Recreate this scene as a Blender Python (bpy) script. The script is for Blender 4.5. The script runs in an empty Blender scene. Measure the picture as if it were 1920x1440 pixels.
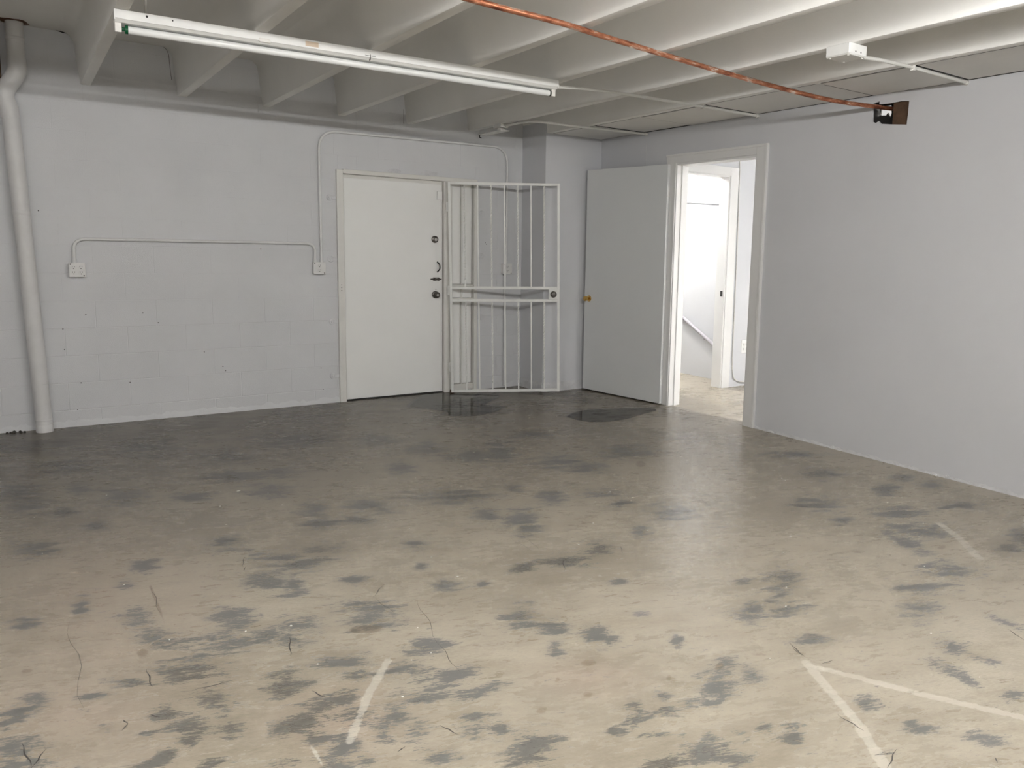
import bpy, bmesh, math, random
import numpy as np
from mathutils import Vector, Matrix, noise
random.seed(7)
SC = bpy.context.scene
COL = SC.collection
PI = math.pi

# ------------------------------------------------------------------ camera
cam_data = bpy.data.cameras.new('camera')
cam = bpy.data.objects.new('camera', cam_data)
COL.objects.link(cam)
YAW, PITCH, ROLL = 0.6302, 0.1346, 0.0253
fwd = Vector((math.sin(YAW)*math.cos(PITCH), math.cos(YAW)*math.cos(PITCH), -math.sin(PITCH)))
rgt = Vector((math.cos(YAW), -math.sin(YAW), 0))
upv = rgt.cross(fwd)
cr, sr = math.cos(ROLL), math.sin(ROLL)
r2 = cr*rgt + sr*upv
u2 = -sr*rgt + cr*upv
cam.matrix_world = Matrix(((r2.x, u2.x, -fwd.x, 0), (r2.y, u2.y, -fwd.y, -7.1148),
                           (r2.z, u2.z, -fwd.z, 1.44), (0, 0, 0, 1)))
cam_data.sensor_fit = 'HORIZONTAL'
cam_data.sensor_width = 36.0
cam_data.lens = 1484.18/1920*36.0
cam_data.shift_x = -152.97/1920
cam_data.shift_y = -50.83/1920
cam_data.clip_start = 0.05
SC.camera = cam

# ------------------------------------------------------------------ world, exposure
world = bpy.data.worlds.new('world')
SC.world = world
world.use_nodes = True
world.node_tree.nodes['Background'].inputs[0].default_value = (0.8, 0.86, 1.0, 1)
world.node_tree.nodes['Background'].inputs[1].default_value = 0.05
SC.view_settings.view_transform = 'Standard'
SC.view_settings.look = 'None'
SC.view_settings.gamma = 1.0
SC.view_settings.use_curve_mapping = False
SC.view_settings.exposure = 1.55
TUBE_MAIN = 75.0     # emission of the lit tubes in the room
TUBE_HALL = 84.0     # emission of the tubes beyond the doorway
XR = 4.901           # face of the right wall
ZJ = 2.549           # underside of the ceiling joists
ZS = 2.905           # underside of the slab

TAPE = [(0.051,[[2.198,-5.435],[2.111,-5.612],[2.048,-5.751],[1.917,-5.947]]),(0.048,[[2.208,-5.481],[2.263,-5.585],[2.352,-5.771],[2.514,-6.05]]),(0.041,[[0.973,-4.609],[0.843,-4.773],[0.705,-4.989]]),(0.009,[[0.603,-4.909],[0.612,-5.055]]),(0.062,[[4.015,-4.867],[3.888,-5.054],[3.713,-5.249]])]
STREAK = [(0.017,[[0.379,-3.492],[0.373,-3.737],[0.367,-3.983]])]
WHITE = [[1.03,-5.07,0.05,-0.03,-0.03,-0.06],[2.35,-4.45,0.04,-0.02,-0.04,-0.04],[3.06,-3.88,0.16,-0.1,-0.09,-0.1],[2.5,-3.9,0.14,-0.09,-0.05,-0.07],[0.44,-3.98,0.01,-0.01,-0.01,-0.04]]
PINK = [[0.18,-3.56,0.45,-0.29,-0.08,-1.13],[0.04,-4.35,0.35,-0.23,-0.02,-0.51],[1.51,-5.08,0.18,-0.12,-0.09,-0.12],[0.72,-4.87,0.22,-0.14,-0.07,-0.21]]
BROWN = [[1.43,-5.17,0.02,-0.01,-0.01,-0.02],[1.26,-5.16,0.02,-0.01,-0.02,-0.02],[1.72,-5.24,0.01,-0.01,-0.02,-0.02],[1.4,-5.04,0.01,-0.01,-0.01,-0.01],[2.1,-5.3,0.03,-0.02,-0.01,-0.01],[0.28,-4.09,0.02,-0.02,-0.01,-0.04],[-0.05,-4.02,0.02,-0.01,0.0,-0.02],[3.15,-3.85,0.04,-0.02,-0.02,-0.03],[3.15,-3.92,0.02,-0.02,-0.02,-0.03],[3.09,-4.09,0.02,-0.02,-0.04,-0.03],[3.37,-3.07,0.04,-0.02,-0.06,-0.08],[1.55,-5.01,0.03,-0.02,-0.02,-0.02],[3.69,-5.07,0.03,-0.01,-0.04,-0.02],[-0.1,-0.18,0.06,-0.04,0.0,-0.11],[1.92,-5.28,0.02,-0.01,-0.03,-0.02],[0.99,-4.35,0.07,-0.04,-0.02,-0.04]]
SCUFFS = [[0.77,-3.377,0.74,-3.482],[0.749,-3.494,0.732,-3.54],[0.379,-3.523,0.373,-3.792],[1.998,-4.17,1.927,-4.294],[2.328,-4.186,2.279,-4.27],[2.37,-2.854,2.328,-3.115],[0.695,-2.342,0.953,-2.433],[0.084,-3.684,0.092,-4.382],[0.379,-4.447,0.505,-4.454],[2.023,-5.7,2.021,-5.799],[1.412,-5.603,1.407,-5.586],[1.11,-4.097,1.128,-4.281],[1.256,-4.191,1.171,-4.59],[1.171,-4.59,1.142,-4.813],[-0.068,-4.482,-0.045,-4.624],[-0.045,-4.624,-0.013,-4.548],[0.277,-4.223,0.277,-4.353],[0.696,-4.657,0.717,-4.718],[0.959,-5.058,0.984,-5.133],[0.803,-5.109,0.831,-5.098],[2.237,-5.47,2.294,-5.477],[3.078,-5.708,3.042,-5.787],[1.944,-5.89,1.992,-5.911],[3.09,-4.067,3.217,-3.804],[3.689,-3.099,4.278,-2.495],[1.195,-3.996,1.11,-4.097],[1.993,-3.865,1.956,-4.049],[2.213,-6.112,2.232,-6.095],[2.239,-5.335,2.228,-5.406],[0.273,-4.553,0.249,-4.52],[0.172,-4.566,0.191,-4.537],[0.191,-4.537,0.18,-4.507],[0.7,-4.395,0.734,-4.256],[1.93,-4.017,1.918,-3.835],[2.226,-5.396,2.263,-5.303],[1.925,-5.947,2.021,-5.909]]
HOLE = [(-3.619,2.491),(-3.628,2.497),(-3.673,2.507),(-3.675,2.486),(-3.74,2.482),(-3.793,2.483),(-3.835,2.486),(-3.903,2.479),(-3.902,2.403),(-3.897,2.325),(-3.79,2.338),(-3.696,2.352),(-3.678,2.372),(-3.655,2.361),(-3.628,2.374)]
GAP = [(-3.617,2.477),(-3.628,2.492),(-3.697,2.49),(-3.704,2.439),(-3.699,2.406),(-3.686,2.421),(-3.674,2.442),(-3.661,2.425),(-3.615,2.43)]
CRACKS = [[(0.278,2.915),(0.355,2.921),(0.415,2.898),(0.373,2.894),(0.328,2.905)],[(0.2,2.966),(0.225,2.963),(0.23,2.942),(0.205,2.945)]]
CRACKLINES = [[(0.803,2.938),(0.922,2.919),(0.994,2.911),(1.03,2.894),(1.05,2.853),(1.054,2.783),(1.064,2.665)],[(1.56,2.922),(1.633,2.921),(1.666,2.909)],[(2.963,2.672),(2.962,2.544)]]
DOTS = [(0.155,1.62),(0.407,0.854),(0.787,0.857),(0.257,0.75),(0.258,0.597),(1.215,0.524),(0.35,0.333),(0.674,0.312),(1.353,0.394),(1.372,0.357),(1.682,1.375),(3.826,1.467),(0.891,0.777),(2.164,0.326),(2.179,0.13),(0.318,0.129),(3.814,1.482)]
DARK = [[0.02,-0.52,0.24,-0.14,0.0,-0.21],[-0.07,-1.7,0.11,-0.07,-0.01,-0.18],[-0.02,-2.04,0.09,-0.06,-0.01,-0.12],[0.41,-2.09,0.09,-0.06,-0.02,-0.16],[0.13,-2.21,0.05,-0.04,-0.01,-0.09],[0.22,-1.83,0.06,-0.04,-0.01,-0.1],[0.25,-2.55,0.05,-0.04,-0.01,-0.08],[0.2,-1.26,0.13,-0.08,-0.01,-0.14],[-0.02,-2.76,0.09,-0.06,-0.0,-0.1],[0.38,-3.24,0.05,-0.03,-0.01,-0.06],[0.3,-3.42,0.03,-0.02,-0.01,-0.04],[0.73,-3.15,0.07,-0.04,-0.02,-0.08],[1.02,-2.0,0.12,-0.07,-0.03,-0.15],[1.09,-1.48,0.14,-0.08,-0.03,-0.17],[0.73,-2.29,0.09,-0.05,-0.02,-0.08],[0.64,-0.97,0.18,-0.11,-0.03,-0.19],[1.11,-2.4,0.12,-0.07,-0.03,-0.13],[1.26,-2.03,0.09,-0.05,-0.02,-0.1],[1.54,-1.22,0.23,-0.13,-0.06,-0.22],[1.25,-2.88,0.06,-0.04,-0.04,-0.12],[1.2,-3.1,0.07,-0.04,-0.03,-0.09],[1.5,-2.98,0.11,-0.07,-0.05,-0.12],[1.95,-2.34,0.07,-0.04,-0.06,-0.14],[1.38,-3.16,0.06,-0.04,-0.02,-0.06],[1.98,-3.05,0.19,-0.12,-0.06,-0.12],[2.73,-2.28,0.09,-0.05,-0.13,-0.24],[2.47,-2.3,0.19,-0.11,-0.07,-0.15],[2.0,-3.45,0.07,-0.04,-0.05,-0.09],[1.09,-3.48,0.08,-0.05,-0.03,-0.09],[0.9,-3.46,0.1,-0.06,-0.02,-0.09],[0.95,-3.6,0.08,-0.05,-0.02,-0.06],[0.79,-3.7,0.07,-0.05,-0.02,-0.09],[0.87,-3.82,0.04,-0.02,-0.03,-0.1],[1.11,-3.88,0.04,-0.03,-0.02,-0.04],[1.41,-4.15,0.05,-0.03,-0.02,-0.05],[1.41,-3.89,0.02,-0.01,-0.02,-0.04],[1.49,-3.65,0.05,-0.03,-0.02,-0.06],[1.55,-4.22,0.02,-0.01,-0.02,-0.03],[2.07,-1.53,0.16,-0.1,-0.05,-0.13],[2.31,-1.94,0.1,-0.06,-0.06,-0.14],[3.19,-1.98,0.16,-0.09,-0.05,-0.09],[2.94,-2.75,0.14,-0.08,-0.09,-0.14],[3.01,-2.94,0.11,-0.06,-0.08,-0.1],[3.48,-2.75,0.16,-0.1,-0.1,-0.12],[2.45,-3.36,0.07,-0.04,-0.06,-0.09],[2.36,-3.1,0.04,-0.02,-0.04,-0.07],[2.12,-3.57,0.08,-0.04,-0.08,-0.13],[2.06,-3.73,0.06,-0.04,-0.04,-0.08],[2.76,-3.46,0.11,-0.06,-0.04,-0.06],[2.72,-3.67,0.05,-0.03,-0.05,-0.05],[2.88,-3.94,0.1,-0.06,-0.08,-0.1],[2.54,-4.08,0.04,-0.03,-0.05,-0.06],[1.99,-4.2,0.08,-0.06,-0.04,-0.06],[2.2,-4.17,0.06,-0.03,-0.05,-0.07],[1.78,-4.17,0.05,-0.03,-0.03,-0.04],[2.08,-4.21,0.07,-0.05,-0.03,-0.04],[2.06,-4.52,0.03,-0.02,-0.02,-0.02],[2.52,-4.84,0.04,-0.02,-0.03,-0.03],[4.51,-3.45,0.17,-0.1,-0.07,-0.06],[4.26,-3.88,0.11,-0.06,-0.1,-0.08],[4.33,-4.33,0.06,-0.04,-0.09,-0.06],[4.66,-4.22,0.07,-0.05,-0.07,-0.04],[4.66,-4.42,0.06,-0.04,-0.08,-0.05],[3.7,-4.28,0.12,-0.07,-0.12,-0.09],[3.6,-4.54,0.05,-0.03,-0.06,-0.04],[3.97,-4.63,0.12,-0.07,-0.08,-0.06],[3.81,-4.86,0.15,-0.09,-0.11,-0.06],[4.42,-4.75,0.11,-0.07,-0.06,-0.04],[3.58,-4.95,-0.04,-0.16,-0.06,-0.02],[4.16,-5.22,0.05,-0.03,-0.12,-0.06],[3.97,-5.26,0.06,-0.04,-0.08,-0.04],[3.44,-5.26,0.09,-0.06,-0.08,-0.05],[3.4,-5.17,0.04,-0.02,-0.04,-0.02],[2.68,-4.92,0.06,-0.03,-0.11,-0.09],[3.16,-5.32,0.08,-0.05,-0.06,-0.03],[3.08,-5.24,0.03,-0.01,-0.04,-0.03],[-0.05,-3.62,0.05,-0.03,0.0,-0.06],[0.13,-3.56,0.02,-0.01,-0.01,-0.09],[0.3,-3.8,0.05,-0.03,-0.01,-0.1],[0.33,-3.99,0.05,-0.04,-0.01,-0.06],[0.22,-4.28,0.05,-0.03,0.0,-0.03],[0.55,-4.16,0.09,-0.06,-0.01,-0.06],[0.42,-4.28,0.08,-0.05,-0.02,-0.08],[0.35,-4.31,0.05,-0.04,-0.01,-0.05],[-0.07,-4.29,0.06,0.03,0.01,-0.06],[-0.03,-4.23,0.04,-0.02,0.0,-0.02],[0.13,-4.32,0.04,-0.02,0.0,-0.02],[-0.08,-4.53,0.07,-0.05,0.0,-0.08],[0.29,-4.53,0.03,-0.02,-0.01,-0.04],[0.42,-4.53,0.05,-0.04,-0.01,-0.06],[0.34,-4.66,0.06,-0.04,-0.01,-0.04],[0.44,-4.71,0.03,-0.02,-0.01,-0.06],[0.33,-4.72,0.03,-0.02,-0.01,-0.03],[0.26,-4.75,0.02,-0.01,-0.01,-0.02],[0.23,-4.63,0.02,-0.01,0.0,-0.02],[0.14,-4.53,0.02,-0.01,0.0,-0.02],[0.36,-4.87,0.03,-0.01,-0.01,-0.02],[0.23,-4.79,0.03,-0.02,-0.01,-0.02],[0.61,-4.05,0.05,-0.03,-0.02,-0.06],[0.61,-3.95,0.07,-0.04,-0.02,-0.05],[0.67,-4.19,0.05,-0.03,-0.02,-0.06],[0.79,-4.17,0.07,-0.04,-0.02,-0.06],[0.74,-4.28,0.06,-0.04,-0.01,-0.04],[1.03,-4.3,0.08,-0.05,-0.02,-0.06],[1.06,-4.18,0.1,-0.06,-0.02,-0.05],[1.12,-4.6,0.05,-0.04,-0.03,-0.05],[0.83,-4.53,0.07,-0.04,-0.02,-0.06],[0.65,-4.55,0.05,-0.03,-0.02,-0.05],[0.61,-4.62,0.05,-0.03,-0.01,-0.03],[0.86,-4.63,0.03,-0.02,-0.01,-0.03],[0.69,-4.76,0.09,0.01,-0.01,-0.05],[0.61,-4.82,0.06,0.0,-0.01,-0.06],[0.76,-4.86,0.05,-0.04,-0.02,-0.04],[0.63,-4.9,0.04,-0.03,-0.01,-0.04],[1.0,-4.7,0.07,-0.05,-0.02,-0.04],[1.11,-4.83,0.08,-0.01,-0.02,-0.05],[1.2,-4.81,0.04,-0.02,-0.01,-0.02],[1.15,-4.96,0.07,-0.01,-0.02,-0.03],[0.97,-4.89,0.06,-0.03,-0.02,-0.03],[0.87,-4.93,0.03,-0.02,-0.02,-0.05],[0.81,-4.99,0.03,-0.02,-0.02,-0.04],[0.68,-5.01,0.04,-0.02,-0.02,-0.05],[0.72,-5.09,0.04,-0.02,-0.01,-0.02],[0.63,-5.05,0.05,-0.03,-0.01,-0.03],[0.53,-4.99,0.04,-0.02,-0.01,-0.02],[0.89,-5.04,0.04,-0.02,-0.02,-0.03],[1.06,-5.08,0.04,-0.02,-0.02,-0.05],[0.9,-5.2,0.04,-0.03,-0.02,-0.03],[1.02,-5.16,0.03,-0.02,-0.01,-0.02],[1.1,-5.18,0.02,-0.02,-0.02,-0.03],[1.53,-4.57,0.05,-0.04,-0.05,-0.09],[1.58,-4.71,0.05,-0.03,-0.03,-0.05],[1.51,-4.86,0.02,-0.02,-0.03,-0.04],[1.69,-4.85,0.04,-0.02,-0.04,-0.06],[1.71,-4.91,0.03,-0.02,-0.02,-0.02],[1.94,-4.81,0.03,-0.02,-0.01,-0.02],[2.34,-5.04,0.06,-0.03,-0.06,-0.06],[1.92,-5.06,0.01,-0.02,-0.03,-0.03],[1.84,-5.34,0.05,-0.03,-0.06,-0.05],[1.8,-5.39,0.04,-0.03,-0.04,-0.04],[1.97,-5.38,0.03,-0.02,-0.04,-0.04],[1.96,-5.27,0.03,-0.02,-0.03,-0.03],[1.52,-5.3,0.02,-0.02,-0.02,-0.02],[1.63,-5.31,0.02,-0.02,-0.02,-0.02],[1.59,-5.38,0.03,-0.02,-0.02,-0.02],[1.48,-5.37,0.03,-0.02,-0.03,-0.02],[1.39,-5.38,0.02,-0.01,-0.01,-0.02],[1.67,-5.39,0.03,-0.02,-0.02,-0.02],[1.73,-5.43,0.02,-0.02,-0.01,-0.02],[1.47,-5.46,0.04,-0.03,-0.01,-0.01],[1.54,-5.51,0.02,-0.01,-0.01,-0.01],[1.6,-5.56,0.03,-0.02,-0.02,-0.02],[1.55,-5.61,0.08,-0.06,-0.03,-0.03],[1.43,-5.58,0.05,-0.03,-0.02,-0.02],[1.58,-5.69,0.03,-0.02,-0.03,-0.02],[1.14,-5.3,0.06,-0.04,-0.04,-0.06],[1.78,-5.61,0.02,-0.02,-0.02,-0.02],[1.69,-5.58,0.02,-0.02,-0.01,-0.02],[2.96,-5.41,0.06,-0.04,-0.08,-0.05],[2.47,-5.09,0.07,-0.05,-0.05,-0.04],[2.36,-5.34,0.06,-0.04,-0.03,-0.02],[3.13,-5.66,0.0,-0.06,-0.03,-0.02],[2.75,-5.67,-0.0,-0.06,-0.06,-0.02],[2.76,-5.75,0.03,-0.06,-0.03,-0.02],[2.6,-5.73,0.02,-0.05,-0.04,-0.02],[2.58,-5.82,-0.0,-0.03,-0.03,-0.01],[2.15,-5.71,0.03,-0.02,-0.03,-0.02],[2.19,-5.9,0.04,-0.03,-0.02,-0.02],[2.19,-5.86,0.02,-0.01,-0.01,-0.01],[1.86,-5.66,0.03,-0.02,-0.01,-0.01],[1.81,-5.71,0.03,-0.02,-0.03,-0.02],[2.31,-6.04,0.04,-0.03,-0.02,-0.02],[2.61,-5.96,0.03,-0.02,-0.03,-0.02]]
# ------------------------------------------------------------------ materials
def nmat(name):
    m = bpy.data.materials.new(name); m.use_nodes = True
    nt = m.node_tree
    return m, nt, nt.nodes['Principled BSDF']
def nd(nt, typ, **kw):
    n = nt.nodes.new(typ)
    for k, v in kw.items():
        if k in n.inputs: n.inputs[k].default_value = v
        else: setattr(n, k, v)
    return n
def ramp(nt, src, pts):
    r = nt.nodes.new('ShaderNodeValToRGB'); cr_ = r.color_ramp
    while len(cr_.elements) < len(pts): cr_.elements.new(0.5)
    for e, (p_, c_) in zip(cr_.elements, pts):
        e.position = p_; e.color = (*c_, 1) if len(c_) == 3 else c_
    nt.links.new(src, r.inputs[0])
    return r
def coords(nt, scale=(1, 1, 1), rot=(0, 0, 0), vt='POINT'):
    g = nt.nodes.new('ShaderNodeNewGeometry')
    mp = nt.nodes.new('ShaderNodeMapping'); mp.vector_type = vt
    mp.inputs['Scale'].default_value = scale; mp.inputs['Rotation'].default_value = rot
    nt.links.new(g.outputs['Position'], mp.inputs[0])
    return mp.outputs[0]
def mnode(nt, op, a, b=None, clamp=False):
    n = nt.nodes.new('ShaderNodeMath'); n.operation = op; n.use_clamp = clamp
    for i, v in enumerate((a, b)):
        if v is None: continue
        if isinstance(v, (int, float)): n.inputs[i].default_value = v
        else: nt.links.new(v, n.inputs[i])
    return n.outputs[0]
def mix(nt, fac, a, b):
    n = nt.nodes.new('ShaderNodeMix'); n.data_type = 'RGBA'
    if isinstance(fac, (int, float)): n.inputs[0].default_value = fac
    else: nt.links.new(fac, n.inputs[0])
    for i, v in ((6, a), (7, b)):
        if isinstance(v, tuple): n.inputs[i].default_value = (*v, 1)
        else: nt.links.new(v, n.inputs[i])
    return n.outputs[2]
def bump(nt, h, strength, dist, bs):
    b = nt.nodes.new('ShaderNodeBump'); b.inputs['Strength'].default_value = strength
    b.inputs['Distance'].default_value = dist
    nt.links.new(h, b.inputs['Height']); nt.links.new(b.outputs[0], bs.inputs['Normal'])
def paint(name, col, var=0.06, rough=0.55, scale=3.0, bscale=120, bstr=0.25, bdist=0.002, dirt=None, metallic=0):
    m, nt, bs = nmat(name)
    v = coords(nt)
    n1 = nd(nt, 'ShaderNodeTexNoise', Scale=scale, Detail=5.0, Roughness=0.6)
    nt.links.new(v, n1.inputs['Vector'])
    lo = tuple(c*(1-var) for c in col); hi = tuple(min(1, c*(1+var*0.6)) for c in col)
    c = ramp(nt, n1.outputs[0], [(0.3, lo), (0.7, hi)]).outputs[0]
    if dirt:
        n3 = nd(nt, 'ShaderNodeTexNoise', Scale=dirt[1], Detail=6.0, Roughness=0.7)
        nt.links.new(v, n3.inputs['Vector'])
        f = ramp(nt, n3.outputs[0], [(dirt[2], (0, 0, 0)), (dirt[2]+0.14, (1, 1, 1))]).outputs[0]
        f = mnode(nt, 'MULTIPLY', f, dirt[3])
        c = mix(nt, f, c, dirt[0])
    nt.links.new(c, bs.inputs['Base Color'])
    bs.inputs['Roughness'].default_value = rough; bs.inputs['Metallic'].default_value = metallic
    n2 = nd(nt, 'ShaderNodeTexNoise', Scale=bscale, Detail=3.0)
    nt.links.new(v, n2.inputs['Vector'])
    bump(nt, n2.outputs[0], bstr, bdist, bs)
    return m
def plain(name, col, rough=0.5, metallic=0.0):
    return paint(name, col, var=0.08, rough=rough, scale=25, bscale=300, bstr=0.08, bdist=0.0005, metallic=metallic)

M = {}
M['block'] = paint('white_block_paint', (0.675, 0.68, 0.69), 0.05, 0.6, 1.6, 190, 0.5, 0.003, ((0.42, 0.41, 0.40), 5.0, 0.66, 0.35))
M['drywall'] = paint('cool_white_wall_paint', (0.62, 0.626, 0.645), 0.03, 0.55, 1.1, 260, 0.2, 0.0012)
M['chase'] = paint('chase_wall_paint', (0.645, 0.65, 0.67), 0.03, 0.6, 1.5, 200, 0.2, 0.0015)
M['ceiling'] = paint('ceiling_concrete_paint', (0.87, 0.86, 0.83), 0.04, 0.7, 1.3, 150, 0.35, 0.002, ((0.55, 0.53, 0.50), 2.2, 0.68, 0.3))
M['panel'] = paint('ceiling_panel_paint', (0.80, 0.79, 0.765), 0.04, 0.7, 2.0, 220, 0.25, 0.0015)
M['rough_plaster'] = paint('rough_plaster', (0.66, 0.66, 0.67), 0.15, 0.7, 12, 60, 0.8, 0.008)
M['door'] = paint('door_enamel', (0.90, 0.90, 0.875), 0.03, 0.42, 1.2, 90, 0.1, 0.0008)
M['door_grey'] = paint('interior_door_paint', (0.68, 0.69, 0.69), 0.02, 0.45, 1.0, 90, 0.08, 0.0006)
M['frame'] = paint('frame_enamel', (0.77, 0.76, 0.72), 0.06, 0.45, 5, 120, 0.2, 0.001, ((0.30, 0.25, 0.20), 9.0, 0.68, 0.5))
M['gate'] = paint('white_iron_paint', (0.82, 0.82, 0.79), 0.05, 0.4, 8, 200, 0.15, 0.0006, ((0.35, 0.27, 0.2), 20.0, 0.72, 0.4))
M['trim'] = paint('trim_enamel', (0.76, 0.755, 0.74), 0.03, 0.4, 2, 120, 0.1, 0.0006)
M['pvc'] = paint('painted_pipe', (0.70, 0.695, 0.685), 0.06, 0.5, 6, 120, 0.2, 0.001, ((0.33, 0.29, 0.25), 7, 0.66, 0.4))
M['conduit'] = paint('painted_conduit', (0.74, 0.74, 0.73), 0.05, 0.45, 8, 150, 0.1, 0.0006)
M['conduit_ceiling'] = paint('painted_ceiling_conduit', (0.76, 0.75, 0.715), 0.05, 0.45, 8, 150, 0.1, 0.0006)
M['box'] = paint('painted_outlet_box', (0.76, 0.755, 0.735), 0.05, 0.45, 15, 150, 0.15, 0.0006)
M['enamel'] = paint('fixture_enamel', (0.82, 0.82, 0.80), 0.06, 0.35, 6, 150, 0.1, 0.0005, ((0.42, 0.38, 0.33), 10, 0.7, 0.5))
M['holder'] = plain('lampholder_plastic', (0.80, 0.78, 0.74), 0.4)
M['label'] = plain('yellowed_label', (0.62, 0.50, 0.38), 0.6)
M['green'] = plain('green_end_cap', (0.005, 0.09, 0.035), 0.25)
M['black'] = plain('black_iron', (0.012, 0.012, 0.012), 0.45)
M['dark'] = plain('dark_void', (0.02, 0.018, 0.016), 0.9)
M['slot'] = plain('slot_dark', (0.03, 0.028, 0.025), 0.7)
M['bronze'] = plain('dark_bronze', (0.13, 0.12, 0.11), 0.35, 0.8)
M['steel'] = plain('worn_steel', (0.42, 0.41, 0.39), 0.35, 0.9)
M['brass'] = plain('brass', (0.66, 0.42, 0.13), 0.22, 1.0)
M['white_plastic'] = plain('white_plastic', (0.78, 0.78, 0.77), 0.4)
M['wood'] = paint('brown_wood', (0.10, 0.055, 0.03), 0.35, 0.7, 22, 80, 0.4, 0.002)
M['cable'] = plain('white_cable', (0.62, 0.61, 0.58), 0.5)
M['rail'] = plain('handrail_paint', (0.42, 0.40, 0.44), 0.4)
M['scuff'] = plain('scuff_black', (0.05, 0.045, 0.04), 0.7)
M['chip'] = plain('paint_chip', (0.8, 0.79, 0.75), 0.6)
M['wet_edge'] = plain('tide_mark', (0.06, 0.053, 0.045), 0.3)
M['rust'] = paint('rust', (0.13, 0.055, 0.025), 0.4, 0.8, 30, 90, 0.4, 0.002)

# unlit phosphor tube
m, nt, bs = nmat('white_glass_tube')
bs.inputs['Base Color'].default_value = (0.82, 0.83, 0.82, 1); bs.inputs['Roughness'].default_value = 0.18
bs.inputs['Coat Weight'].default_value = 0.6; bs.inputs['Coat Roughness'].default_value = 0.05
M['tube'] = m
def emit(name, col, s):
    m, nt, bs = nmat(name)
    bs.inputs['Base Color'].default_value = (0.8, 0.8, 0.8, 1)
    bs.inputs['Emission Color'].default_value = (*col, 1); bs.inputs['Emission Strength'].default_value = s
    return m
M['tube_lit'] = emit('lit_tube', (1.0, 0.99, 0.975), TUBE_MAIN)
M['tube_fill'] = emit('lit_tube_fill', (1.0, 0.985, 0.97), TUBE_MAIN*0.72)
M['tube_hall_bright'] = emit('lit_hall_tube_bright', (1.0, 0.985, 0.95), TUBE_HALL*3.2)
M['tube_hall'] = emit('lit_hall_tube', (1.0, 0.98, 0.93), TUBE_HALL)

# copper
m, nt, bs = nmat('weathered_copper')
v = coords(nt, (6, 30, 30))
n1 = nd(nt, 'ShaderNodeTexNoise', Scale=1.6, Detail=5.0, Roughness=0.65); nt.links.new(v, n1.inputs['Vector'])
c = ramp(nt, n1.outputs[0], [(0.32, (0.16, 0.05, 0.03)), (0.46, (0.46, 0.17, 0.09)), (0.56, (0.60, 0.26, 0.15)), (0.64, (0.90, 0.72, 0.60))]).outputs[0]
nt.links.new(c, bs.inputs['Base Color'])
bs.inputs['Metallic'].default_value = 0.75
rr = ramp(nt, n1.outputs[0], [(0.35, (0.5, 0.5, 0.5)), (0.7, (0.22, 0.22, 0.22))]).outputs[0]
nt.links.new(rr, bs.inputs['Roughness'])
M['copper'] = m

# water film
m, nt, bs = nmat('water_film')
nt.nodes.remove(bs)
out = nt.nodes['Material Output']
tr = nd(nt, 'ShaderNodeBsdfTransparent'); tr.inputs[0].default_value = (0.90, 0.895, 0.88, 1)
gl = nd(nt, 'ShaderNodeBsdfGlossy'); gl.inputs['Roughness'].default_value = 0.03
fr = nd(nt, 'ShaderNodeFresnel'); fr.inputs[0].default_value = 1.33
ms = nd(nt, 'ShaderNodeMixShader')
nt.links.new(fr.outputs[0], ms.inputs[0]); nt.links.new(tr.outputs[0], ms.inputs[1]); nt.links.new(gl.outputs[0], ms.inputs[2])
nt.links.new(ms.outputs[0], out.inputs[0])
M['water'] = m

# worn concrete floor
m, nt, bs = nmat('worn_painted_concrete')
def attr(nm):
    a = nt.nodes.new('ShaderNodeAttribute'); a.attribute_name = nm
    return a.outputs['Fac']
A_ROT = (0, 0, -0.36)
v0 = coords(nt)
vf = coords(nt, (1.0, 0.36, 1.0), A_ROT, 'TEXTURE')
vs = coords(nt, (1.0, 0.10, 1.0), A_ROT, 'TEXTURE')
warp = nd(nt, 'ShaderNodeTexNoise', Scale=3.0, Detail=4.0, Roughness=0.6); nt.links.new(v0, warp.inputs['Vector'])
va = nt.nodes.new('ShaderNodeVectorMath'); va.operation = 'MULTIPLY_ADD'
nt.links.new(warp.outputs['Color'], va.inputs[0]); va.inputs[1].default_value = (0.25, 0.25, 0); nt.links.new(vf, va.inputs[2])
vfw = va.outputs[0]
nbig = nd(nt, 'ShaderNodeTexNoise', Scale=1.1, Detail=4.0, Roughness=0.55); nt.links.new(v0, nbig.inputs['Vector'])
nfib = nd(nt, 'ShaderNodeTexNoise', Scale=6.5, Detail=9.0, Roughness=0.72); nt.links.new(vfw, nfib.inputs['Vector'])
nfin = nd(nt, 'ShaderNodeTexNoise', Scale=42.0, Detail=6.0, Roughness=0.75); nt.links.new(vf, nfin.inputs['Vector'])
nstr = nd(nt, 'ShaderNodeTexNoise', Scale=16.0, Detail=5.0, Roughness=0.7); nt.links.new(vs, nstr.inputs['Vector'])
nmid = nd(nt, 'ShaderNodeTexNoise', Scale=2.6, Detail=6.0, Roughness=0.62); nt.links.new(vfw, nmid.inputs['Vector'])
base = ramp(nt, nbig.outputs[0], [(0.30, (0.305, 0.270, 0.212)), (0.55, (0.375, 0.336, 0.270)), (0.75, (0.43, 0.390, 0.320))]).outputs[0]
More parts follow.
